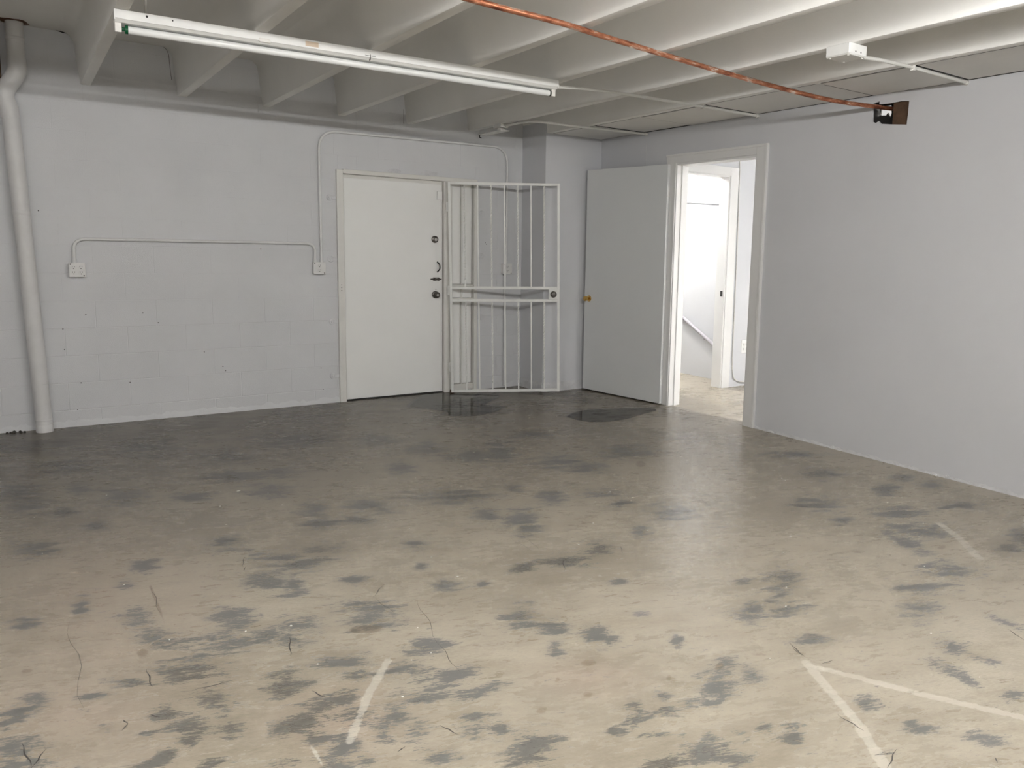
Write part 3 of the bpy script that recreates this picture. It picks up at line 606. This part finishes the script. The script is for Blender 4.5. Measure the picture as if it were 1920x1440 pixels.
window_1 = thing('window_1', 'boarded-up cream sidelight beside the steel exit door', 'sidelight', kind='structure')
boxo('backing', (3.43, 0.06, 0), (3.70, 0.09, 2.06), 'frame', window_1)
for za, zb in ((0.075, 0.905), (1.07, 2.05)):
    for xa, xb in ((3.445, 3.548), (3.568, 3.672)):
        boxo('board', (xa, 0.022, za), (xb, 0.062, zb), 'door', window_1, 0.006, 2)
boxo('board', (3.445, 0.018, 0.935), (3.672, 0.062, 1.045), 'door', window_1, 0.006, 2)
boxo('mullion', (3.550, 0.004, 0.07), (3.566, 0.06, 2.05), 'frame', window_1, 0.002)
boxo('rail', (3.44, 0.002, 0.908), (3.682, 0.06, 0.932), 'frame', window_1, 0.003)
boxo('rail', (3.44, 0.002, 1.048), (3.682, 0.06, 1.068), 'frame', window_1, 0.003)
boxo('rail', (3.44, -0.004, 0.012), (3.682, 0.06, 0.07), 'frame', window_1, 0.003)
boxo('rusted_foot', (3.418, -0.055, 0.0), (3.452, -0.015, 0.028), 'rust', trim_2, 0.004)
# dark exterior backing so that the opening is closed
boxo('exterior_panel', (2.33, 0.11, 0), (3.71, 0.19, 2.09), 'dark', trim_2)

# ------------------------------------------------------------------ security gate
GW, GH = 1.068, 2.034
ga = math.atan2(-0.622+0.085, 4.325-3.402)
gate = thing('security_gate', 'white iron security gate with twisted bars swung open from exit door', 'gate', (3.402, -0.085, 0.012), (0, -0.017, ga))
T = 0.0255
def tubebar(name, lo, hi): return boxo(name, lo, hi, 'gate', gate, 0.0018)
tubebar('stile', (0, -T/2, 0), (T, T/2, GH)); tubebar('stile', (GW-T, -T/2, 0), (GW, T/2, GH))
ZR = [0.0, 0.893, 1.015, GH-T]
for z in ZR: tubebar('rail', (T, -T/2, z), (GW-T, T/2, z+T))
def twisted(z0, z1):
    bm = bmesh.new(); s = 0.0066; n = int((z1-z0)/0.012); prev = None
    for i in range(n+1):
        z = z0+(z1-z0)*i/n; u = (z-z0); e = min(u, z1-z)
        a = 2*PI*max(0, u-0.06)/0.115 if e > 0.0 else 0
        cur = [bm.verts.new((s*math.sqrt(2)*math.cos(a+PI/4+k*PI/2), s*math.sqrt(2)*math.sin(a+PI/4+k*PI/2), z)) for k in range(4)]
        if prev:
            for k in range(4): bm.faces.new((prev[k], prev[(k+1) % 4], cur[(k+1) % 4], cur[k]))
        prev = cur
    return bm
spans = ((ZR[0]+T-0.002, ZR[1]+0.002), (ZR[2]+T-0.002, ZR[3]+0.002))
proto = {}
for k in range(7):
    x = T+(GW-2*T)*(k+1)/8
    for si, (z0, z1) in enumerate(spans):
        tw = k % 2 == 0
        key = (tw, si)
        if key not in proto:
            if tw: proto[key] = obj('twisted_bar', twisted(z0, z1), 'gate', gate, loc=(x, 0, 0))
            else:
                bm = bmesh.new(); bm_box(bm, (-0.0066, -0.0066, z0), (0.0066, 0.0066, z1), 0.001)
                proto[key] = obj('plain_bar', bm, 'gate', gate, loc=(x, 0, 0))
        else: inst(proto[key], gate, (x, 0, 0))
lb = boxo('lock_box', (GW-0.108, -0.021, ZR[1]+T-0.001), (GW-0.002, 0.021, ZR[2]+0.001), 'gate', gate, 0.002)
latheo('lock_cylinder', [(0, 0.032), (0.012, 0.031), (0.020, 0.022), (0.028, 0.019), (0.030, 0.008)], (GW-0.062, -0.021, (ZR[1]+ZR[2]+T)/2), (0, -1, 0), 'bronze', lb, 24)
for z in (0.25, 1.0, 1.8):
    latheo('hinge', [(0, 0.009), (0.09, 0.009)], (-0.006, 0.008, z-0.045), (0, 0, 1), 'gate', gate, 12)
    boxo('hinge_leaf', (-0.02, 0.004, z-0.04), (0.01, 0.014, z+0.04), 'gate', gate)

# ------------------------------------------------------------------ ceiling
ceiling = thing('ceiling', 'painted concrete ceiling with deep ribs and a strip of flat panels', 'ceiling', kind='structure')
boxo('slab', (-3.0, -11.0, ZS), (5.02, 0.2, ZS+0.2), 'ceiling', ceiling)
def joist_mesh():
    prof = []
    hb, ht = 0.032, 0.060
    zf = ZS-0.075
    right = [(hb-0.006, ZJ), (hb-0.001, ZJ+0.002), (hb, ZJ+0.008)]
    right.append((ht, zf))
    for k in range(1, 7):
        a = k/6*PI/2
        right.append((ht+0.075*(1-math.cos(a)), zf+0.075*math.sin(a)))
    right.append((ht+0.075, ZS+0.03))
    prof = right+[(-x, z) for x, z in reversed(right)]
    bm = bmesh.new()
    segs = 40; prev = None
    for i in range(segs+1):
        y = 0.004+(-11.0-0.004)*i/segs
        cur = [bm.verts.new((x, y, z)) for x, z in prof]
        if prev:
            n = len(prof)
            for k in range(n): bm.faces.new((prev[k], prev[(k+1) % n], cur[(k+1) % n], cur[k]))
        else: bm.faces.new(cur)
        prev = cur
    bm.faces.new(prev[::-1])
    return bm
j0 = None
XJ = [0.5251, 1.1671, 1.7944, 2.4191, 3.0538, 3.6818, 4.3065]
XJ = [0.5251-0.63*k for k in range(5, 0, -1)]+XJ
for x in XJ:
    if j0 is None: j0 = obj('joist', joist_mesh(), 'ceiling', ceiling, 30, (x-0.032, 0, 0))
    else: inst(j0, ceiling, (x-0.032, 0, 0))
# flat panels between the last rib and the right wall
seams = [YC, -1.12, -1.785, -2.555, -3.622, -4.308, -5.30, -6.40, -7.5, -8.6, -9.8, -11.0]
for i, (a, b) in enumerate(zip(seams, seams[1:])):
    dx = (0.004, -0.006, 0.006, 0.0, 0.008, -0.004)[i % 6]; dz = (0.001, 0.006, 0.0, 0.004, 0.001, 0.005)[i % 6]
    boxo('ceiling_panel', (4.322+dx, b+0.0045, ZJ+dz), (XR-0.005, a-0.0045, ZJ+0.015+dz), 'panel', ceiling, 0.0015)
boxo('panel_void', (4.309, -11.0, ZJ+0.022), (XR, YC, ZJ+0.027), 'dark', ceiling)
for y in seams[1:7]:
    boxo('seam', (4.33, y-0.004, ZJ+0.0015), (XR-0.004, y+0.004, ZJ+0.012), 'slot', ceiling)
boxo('seam', (4.311, -11.0, ZJ+0.0025), (4.3185, YC, ZJ+0.012), 'slot', ceiling)
boxo('seam', (XR-0.005, -11.0, ZJ+0.001), (XR-0.0005, YC, ZJ+0.012), 'slot', ceiling)
for y in (-1.785, -3.622):
    boxo('panel_clip', (4.295, y-0.012, ZJ-0.0015), (4.355, y+0.006, ZJ+0.004), 'panel', ceiling, 0.002)
# rim of the pipe opening in the slab and small flaws
bm = bmesh.new()
ring = [(0.085+0.088*random.uniform(0.85, 1.15)*math.cos(2*PI*i/20), -0.10+0.085*random.uniform(0.8, 1.15)*math.sin(2*PI*i/20)) for i in range(20)]
bm_prism(bm, ring, lambda a, b: Vector((a, b, ZS-0.003)), (0, 0, 0.004)); obj('pipe_opening', bm, 'rust', ceiling)

# ------------------------------------------------------------------ rest of the room shell
tag(boxo('wall_left', (-3.12, -11, 0), (-3.0, 0.2, 3.0), 'drywall'), 'plain white wall at the far side of the room', 'wall', kind='structure')
tag(boxo('wall_rear', (-3.12, -11.12, 0), (5.02, -11.0, 3.0), 'drywall'), 'plain white wall opposite the block wall', 'wall', kind='structure')

# ------------------------------------------------------------------ drain pipe
pipe = thing('drain_pipe', 'white painted vertical drain pipe with offset bends on block wall', 'pipe', (0.10, -0.09, 0))
PX = [(0.103, -0.09, 0), (0.083, -0.09, 0.45), (0.062, -0.09, 1.22), (0.054, -0.09, 1.62)]
def off(pts): return [(x-0.10, y+0.09, z) for x, y, z in pts]
tubeo('pipe_length', off([(0.103, -0.09, 0.0), (0.0535, -0.09, 1.60)]), 0.0525, 'pvc', pipe, 24)
tubeo('pipe_length', off([(0.0535, -0.09, 1.60), (0.030, -0.09, 2.27)]), 0.0525, 'pvc', pipe, 24)
tubeo('elbow', off(spline([(0.030, -0.09, 2.25), (0.022, -0.09, 2.32), (0.004, -0.09, 2.385), (0.012, -0.09, 2.44), (0.035, -0.09, 2.48)], 6)), 0.056, 'pvc', pipe, 24)
tubeo('elbow', off(spline([(0.030, -0.09, 2.472), (0.065, -0.09, 2.53), (0.085, -0.09, 2.585), (0.087, -0.09, 2.66)], 6)), 0.056, 'pvc', pipe, 24)
tubeo('pipe_length', off([(0.087, -0.09, 2.64), (0.087, -0.09, 2.93)]), 0.0525, 'pvc', pipe, 24)
for (x, z, h, r) in ((0.0535, 1.585, 0.030, 0.0545), (0.1005, 0.085, 0.012, 0.0545), (0.0955, 0.36, 0.008, 0.0535), (0.087, 2.78, 0.02, 0.056)):
    latheo('coupling', [(0, r-0.002), (0.003, r), (h-0.003, r), (h, r-0.002)], (x-0.10, 0, z), (0, 0, 1), 'pvc', pipe, 24)
latheo('base_collar', [(0, 0.055), (0.05, 0.0555), (0.055, 0.053)], (0.102-0.10, 0, 0), (0, 0, 1), 'pvc', pipe, 24)

# brown board beside the pipe
tag(boxo('timber_board', (-0.32, -0.035, 2.50), (-0.005, -0.0, ZS-0.01), 'wood', None, 0.003), 'brown timber board on block wall left of drain pipe top', 'board')

# rubble at the foot of the wall
bm = bmesh.new()
for k in range(6):
    x = random.uniform(-0.16, 0.03); y = random.uniform(-0.08, -0.025); s = random.uniform(0.005, 0.013)
    r = bmesh.ops.create_icosphere(bm, subdivisions=1, radius=s)
    for v in r['verts']:
        v.co = Vector((v.co.x*random.uniform(0.7, 1.4)+x, v.co.y*random.uniform(0.7, 1.3)+y, max(0, v.co.z*0.8+s*0.6)))
tag(obj('rubble_pile', bm, 'scuff'), 'small dark crumbs of debris at foot of block wall', 'debris', kind='stuff')

# ------------------------------------------------------------------ outlets and conduits on the block wall
def receptacle(parent, x, z, y):
    r = latheo('receptacle', [(0, 0.0165), (0.0025, 0.016)], (x, y, z), (0, -1, 0), 'box', parent, 16)
    for dx in (-0.0065, 0.0065):
        boxo('slot', (x+dx-0.0016, y-0.0032, z+0.0005), (x+dx+0.0016, y-0.002, z+0.0095), 'slot', r)
    latheo('ground_hole', [(0, 0.0034), (0.0008, 0.003)], (x, y-0.0025, z-0.0085), (0, -1, 0), 'slot', r, 8)
def outlet_box(label, x0, x1, z0, z1, cols, depth=0.046):
    t = thing('outlet_box', label, 'outlet', ((x0+x1)/2, 0, z0), group=None)
    w = x1-x0; h = z1-z0
    boxo('box_body', (-w/2+0.003, -depth, 0.003), (w/2-0.003, 0.002, h-0.003), 'box', t, 0.006, 2)
    boxo('cover_plate', (-w/2, -depth-0.006, 0), (w/2, -depth+0.001, h), 'box', t, 0.004, 2)
    for cx_ in cols:
        for cz_ in (0.31, 0.69): receptacle(t, cx_, h*cz_, -depth-0.006)
    for sx in (-1, 1):
        for sz in (0.10, 0.90):
            latheo('cover_screw', [(0, 0.0048), (0.001, 0.0045)], (sx*(w/2-0.011), -depth-0.006, h*sz), (0, -1, 0), 'slot' if (sx*(sz-0.5)) < 0 else 'box', t, 10)
    return t
outlet_box('square white double outlet box at low end of the arched conduit', 0.315, 0.420, 1.140, 1.246, (-0.023, 0.024))
outlet_box('square white single outlet box joining two conduits left of steel door', 2.103, 2.208, 1.166, 1.272, (0.0,))
outlet_box('square white outlet box on block wall behind the security gate', 3.990, 4.095, 1.170, 1.278, (0.0,))
def conduit(name, label, pts, r, fr, mat='conduit', group=None, fit=True, straps=()):
    t = thing(name, label, 'conduit', pts[0], group=group)
    o = Vector(pts[0]); P = fillet([Vector(p)-o for p in pts], fr, 10)
    tubeo('conduit_run', P, r, mat, t, 12)
    if fit:
        for a, b in ((P[0], P[1]), (P[-1], P[-2])):
            d = (b-a).normalized(); latheo('fitting', [(0, r+0.004), (0.022, r+0.004), (0.024, r+0.001)], a, d, mat, t, 12)
    for s in straps:
        s = Vector(s)-o
        boxo('strap', (s.x-0.008, s.y-0.014, s.z-r-0.014), (s.x+0.008, s.y+0.014, s.z+r+0.014), mat, t, 0.002)
    return t
R1 = 0.0115
conduit('arched_conduit', 'white conduit arching from double outlet to outlet by steel door', [(0.355, -0.022, 1.245), (0.355, -0.022, 1.424), (2.13, -0.022, 1.432), (2.125, -0.022, 1.27)], R1, 0.15)
conduit('overdoor_conduit', 'white conduit looping over the steel exit door down to outlets', [(2.182, -0.022, 1.27), (2.178, -0.022, 2.402), (4.045, -0.022, 2.428), (4.042, -0.022, 1.276)], R1, 0.17)
conduit('dropped_conduit', 'dark edged conduit dropping to floor below outlet behind gate', [(4.030, -0.022, 1.172), (4.034, -0.022, 0.02)], R1, 0.1)

# ------------------------------------------------------------------ fluorescent fixtures
def fixture(label, x0, y0, x1, y1, lit=None, ztop=ZJ-0.002, group=None):
    L = math.hypot(x1-x0, y1-y0); a = math.atan2(y1-y0, x1-x0)
    t = thing('fluorescent_fixture', label, 'light fixture', (x0, y0, ztop), (0, 0, a), group=group)
    bm = bmesh.new()
    prof = [(-0.055, 0), (-0.055, -0.040), (-0.052, -0.042), (-0.036, -0.056), (0.036, -0.056), (0.052, -0.042), (0.055, -0.040), (0.055, 0)]
    bm_prism(bm, prof, lambda p_, q_: Vector((0, p_, q_)), (L, 0, 0))
    h = obj('housing', bm, 'enamel', t)
    boxo('seam_lip', (0.03, -0.0575, -0.0435), (L/2-0.004, -0.050, -0.040), 'enamel', h); boxo('seam_lip', (L/2+0.004, -0.0575, -0.0435), (L-0.03, -0.050, -0.040), 'enamel', h)
    boxo('joint', (L/2-0.03, -0.0556, -0.034), (L/2+0.03, -0.0548, -0.032), 'slot', h)
    boxo('joint', (L/2-0.0015, -0.0562, -0.056), (L/2+0.0015, -0.03, -0.026), 'slot', h)
    boxo('sticker', (L*0.357, -0.0557, -0.034), (L*0.385, -0.0547, -0.008), 'label', h)
    for fx, s in ((0.055, 0.006), (0.10, 0.004)):
        latheo('knockout', [(0, s), (0.0008, s*0.8)], (fx*L, -0.055, -0.014), (0, -1, 0), 'slot', h, 10)
    boxo('clip', (L*0.262, -0.058, -0.050), (L*0.285, -0.046, -0.030), 'holder', h, 0.002)
    for e, (xa, xb) in enumerate(((0.0, 0.030), (L-0.030, L))):
        p = boxo('lampholder', (xa, -0.020, -0.100), (xb, 0.020, -0.045), 'holder', t, 0.004, 2)
        boxo('end_plate', (xa-0.002 if e == 0 else xb-0.002, -0.056, -0.050), (xa+0.002 if e == 0 else xb+0.002, 0.056, 0.0), 'enamel', p)
    zt = -0.080
    bm = bmesh.new(); bm_tube(bm, [(0.058, 0, zt), (L-0.040, 0, zt)], 0.019, 20)
    tb = obj('tube', bm, lit or 'tube', t, 40)
    latheo('end_cap', [(0, 0.009), (0.014, 0.009), (0.015, 0.021), (0.028, 0.021)], (0.030, 0, zt), (1, 0, 0), 'green', tb, 18)
    latheo('end_cap', [(0, 0.0196), (0.010, 0.0196)], (L-0.040, 0, zt), (1, 0, 0), 'black', tb, 18)
    return t
fixture('unlit white strip light with green tube cap hung under ceiling ribs', 0.463, -2.390, 2.987, -2.495)
fixture('bright lit strip light in the row next to the unlit one', 0.85, -6.16, 3.35, -6.26, 'tube_lit', group='lit strip lights')
fixture('dimmer added strip light filling the left ceiling', -1.75, -5.76, 0.75, -5.86, 'tube_fill', group='lit strip lights')  # unseen lamp added to fill the ceiling and left rib faces

# white cord of the fixture
tag(tubeo('lamp_cord', spline([(0.60, -2.40, ZJ-0.002), (0.60, -2.44, 2.64), (0.612, -2.47, 2.76), (0.60, -2.50, ZS+0.002)], 6), 0.006, 'cable', None, 8), 'short white cord rising from strip light to ceiling slab', 'cord')

# ------------------------------------------------------------------ ceiling conduits, junction box, lampholder
RC = 0.0105
conduit('ceiling_conduit', 'white conduit running from strip light end to right wall', [(2.985, -2.500, 2.512), (3.20, -2.512, 2.530), (3.5, -2.525, ZJ-RC), (XR, -2.560, ZJ-RC-0.002)], RC, 0.12, 'conduit_ceiling', straps=((4.30, -2.545, ZJ-0.004),))
conduit('sensor_conduit', 'white conduit bending from corner lampholder across to right wall', [(3.668, -0.652, ZJ-RC-0.005), (3.685, -1.06, ZJ-RC-0.005), (4.3, -1.09, ZJ-RC-0.005), (XR, -1.165, ZJ-RC-0.006)], RC, 0.18, 'conduit_ceiling')
conduit('box_conduit', 'white conduit running from ceiling junction box to right wall', [(3.75, -4.30, 2.515), (3.95, -4.302, 2.532), (4.30, -4.305, ZJ-RC), (XR, -4.300, ZJ-RC-0.002)], RC, 0.12, 'conduit_ceiling', straps=((4.30, -4.305, ZJ-0.004),))
jb = thing('junction_box', 'square white junction box screwed under a ceiling rib', 'junction box', (3.665, -4.315, ZJ), (0, 0, 0.0))
boxo('box_body', (-0.075, -0.075, -0.055), (0.075, 0.075, 0.0), 'enamel', jb, 0.003)
boxo('cover_plate', (-0.073, -0.073, -0.060), (0.073, 0.073, -0.054), 'panel', jb, 0.004)
for sx, sy in ((-1, -1), (1, 1), (1, -1), (-1, 1)):
    latheo('cover_screw', [(0, 0.006), (0.004, 0.005)], (sx*0.058, sy*0.058, -0.060), (0, 0, -1), 'holder', jb, 10)
for dx in (-0.02, 0.025):
    latheo('knockout', [(0, 0.005), (0.0008, 0.004)], (dx, -0.075, -0.04), (0, -1, 0), 'slot', jb, 10)
    latheo('knockout', [(0, 0.010), (0.0006, 0.009)], (0.075, dx, -0.028), (1, 0, 0), 'holder', jb, 12)
lh = thing('ceiling_lampholder', 'small white ceiling lampholder with bracket near the corner column', 'lampholder', (3.655, -0.58, ZJ))
boxo('base_box', (-0.04, -0.07, -0.035), (0.04, 0.07, 0.002), 'box', lh, 0.004)
latheo('socket', [(0, 0.030), (0.012, 0.036), (0.022, 0.030)], (0, 0, -0.033), (0, 0, -1), 'holder', lh, 16)
boxo('bracket_plate', (-0.045, -0.085, -0.062), (0.045, 0.36, -0.056), 'box', lh, 0.001)
tubeo('hook', [(-0.03, 0.345, -0.056), (-0.03, 0.355, -0.066), (-0.03, 0.352, -0.084), (-0.015, 0.345, -0.088)], 0.005, 'black', lh, 6)

# ------------------------------------------------------------------ copper pipe
tag(tubeo('copper_pipe', spline([(0.0, -4.05, 2.530), (0.9, -3.93, 2.528), (1.705, -3.80, 2.522), (2.19, -3.765, 2.520), (2.65, -3.685, 2.518), (3.70, -3.565, 2.502), (4.42, -3.605, 2.468), (4.90, -3.69, 2.463), (5.06, -3.73, 2.463)], 8), 0.0142, 'copper', None, 14), 'long bare copper pipe crossing below ceiling ribs into wall hole', 'pipe')

# ------------------------------------------------------------------ puddles
def puddle(label, pts, z, edge_runs=()):
    t = thing('puddle', label, 'puddle', (0, 0, 0))
    P = spline([(x, y, 0) for x, y in pts]+[(pts[0][0], pts[0][1], 0)], 5)[:-1]
    bm = bmesh.new(); bm.faces.new([bm.verts.new((p.x, p.y, z)) for p in P])
    bmesh.ops.triangulate(bm, faces=bm.faces[:])
    obj('water', bm, 'water', t)
    for run in edge_runs:
        Q = spline([(x, y, 0) for x, y in run], 5); bm = bmesh.new(); prev = None
        for i, q in enumerate(Q):
            d = (Q[min(i+1, len(Q)-1)]-Q[max(i-1, 0)]).normalized(); n = Vector((-d.y, d.x, 0)); w = 0.012+0.008*random.random()
            cur = [bm.verts.new((q.x+n.x*w, q.y+n.y*w, 0.0006)), bm.verts.new((q.x-n.x*w, q.y-n.y*w, 0.0006))]
            if prev: bm.faces.new((prev[0], cur[0], cur[1], prev[1]))
            prev = cur
        obj('tide_mark', bm, 'wet_edge', t)
    return t
puddle('shallow clear puddle at the threshold below the security gate', [(2.80, -0.48), (2.98, -0.22), (3.12, -0.045), (3.35, -0.05), (3.55, -0.13), (3.76, -0.38), (3.62, -0.55), (3.44, -0.72), (3.50, -0.93), (3.32, -1.08), (3.12, -1.13), (2.93, -1.04), (2.98, -0.86), (2.90, -0.68)], 0.0010,
       ([(3.14, -0.05), (2.98, -0.22), (2.78, -0.50), (2.90, -0.70), (3.0, -0.82), (2.90, -0.95)], [(3.76, -0.40), (3.60, -0.57), (3.42, -0.74), (3.53, -0.93)]))
puddle('oval clear puddle beside the open interior door', [(3.78, -1.55), (3.95, -1.43), (4.15, -1.40), (4.42, -1.48), (4.66, -1.60), (4.66, -1.72), (4.42, -1.80), (4.15, -1.89), (3.92, -1.87), (3.80, -1.74)], 0.0010)

# ------------------------------------------------------------------ hall and stair beyond the doorway
XH = XR+WT; YH = -1.14
wall_hall = thing('wall_hall', 'bright white cross wall of the hall seen through doorway', 'wall', kind='structure')
bm = bmesh.new()
for lo, hi in (((XH, YH, 0), (5.40, YH+0.12, 2.9)), ((5.40, YH, 2.238), (6.06, YH+0.12, 2.9)), ((6.06, YH, 0), (7.5, YH+0.12, 2.9))): bm_box(bm, lo, hi)
obj('wall_body', bm, 'drywall', wall_hall)
trim_3 = thing('trim_3', 'white casing of the second doorway beyond the hall', 'door casing', kind='structure')
for lo, hi in (((5.295, YH-0.018, 0), (5.408, YH+0.01, 2.32)), ((6.052, YH-0.018, 0), (6.165, YH+0.01, 2.32)), ((5.408, YH-0.0185, 2.232), (6.052, YH+0.01, 2.32))):
    boxo('casing', lo, hi, 'trim', trim_3, 0.004, 2)
boxo('jamb', (6.04, YH-0.005, 0), (6.065, YH+0.13, 2.238), 'trim', trim_3, 0.002)
boxo('jamb', (5.395, YH-0.005, 0), (5.42, YH+0.13, 2.238), 'trim', trim_3, 0.002)
boxo('jamb', (5.42, YH-0.005, 2.218), (6.04, YH+0.13, 2.24), 'trim', trim_3, 0.002)
boxo('strike_plate', (6.036, YH+0.02, 0.98), (6.041, YH+0.05, 1.04), 'slot', trim_3)
tag(boxo('wall_stair', (6.40, YH+0.12, 0), (6.52, 3.0, 2.9), 'drywall'), 'bright white stair wall behind the second doorway', 'wall', kind='structure')
bm = bmesh.new(); bm_prism(bm, [(-1.02, 1.955), (-1.02, 2.095), (0.8, 2.255), (0.8, 2.075)], lambda a, b: Vector((6.37, a, b)), (0.04, 0, 0))
tag(obj('trim_4', bm, 'drywall'), 'shallow sloping soffit ledge high on the stair wall', 'ledge', kind='structure')
tag(boxo('wall_stair_end', (XH, 3.0, 0), (6.52, 3.1, 2.9), 'drywall'), 'far end wall of the stair room', 'wall', kind='structure')
tag(boxo('wall_hall_far', (7.5, -5.6, 0), (7.6, YH+0.12, 2.9), 'drywall'), 'far white wall of the hall', 'wall', kind='structure')
tag(boxo('wall_hall_near', (XH, -5.7, 0), (7.6, -5.6, 2.9), 'drywall'), 'white end wall of the hall opposite the second doorway', 'wall', kind='structure')
tag(boxo('ceiling_hall', (XH, -5.7, 2.62), (7.6, 3.1, 2.72), 'drywall'), 'flat white ceiling over hall and stair', 'ceiling', kind='structure')
hr = thing('handrail', 'sloping grey handrail on the bright stair wall', 'handrail', (6.355, -0.95, 0))
P0 = Vector((0, -0.02, 0.276)); P1 = Vector((0, 1.45, 1.01))
tubeo('rail', [P0, P1], 0.022, 'rail', hr, 14)
for t_ in (0.3, 0.8):
    q = P0.lerp(P1, t_); tubeo('bracket', [q, q+Vector((0.02, 0, -0.05)), q+Vector((0.046, 0, -0.05))], 0.007, 'rail', hr, 8)
ho = thing('wall_outlet', 'white wall outlet low on hall wall beyond the doorway', 'outlet', (6.40, YH, 0.36))
boxo('cover_plate', (-0.06, -0.008, 0), (0.06, 0.002, 0.145), 'white_plastic', ho, 0.003)
for cx_ in (-0.028, 0.028):
    for cz_ in (0.048, 0.098): receptacle(ho, cx_, cz_, -0.008)
tag(tubeo('wall_cable', spline([(6.17, YH-0.012, 2.60), (6.19, YH-0.01, 1.9), (6.20, YH-0.01, 1.2), (6.205, YH-0.01, 0.55), (6.22, YH-0.012, 0.16), (6.30, YH-0.02, 0.06), (6.50, YH-0.03, 0.045), (6.9, YH-0.02, 0.03)], 6), 0.0065, 'cable', None, 8), 'loose white cable running down beside second door casing', 'cable')
def hall_lamp(label, x0, y0, x1, y1, m='tube_hall'):
    return fixture(label, x0, y0, x1, y1, m, 2.62, 'hall strip lights')
hall_lamp('lit strip light on hall ceiling', 5.40, -5.45, 5.40, -4.05, 'tube_hall_bright')
hall_lamp('lit strip light on stair room ceiling', 5.6, -0.6, 5.6, 1.8)
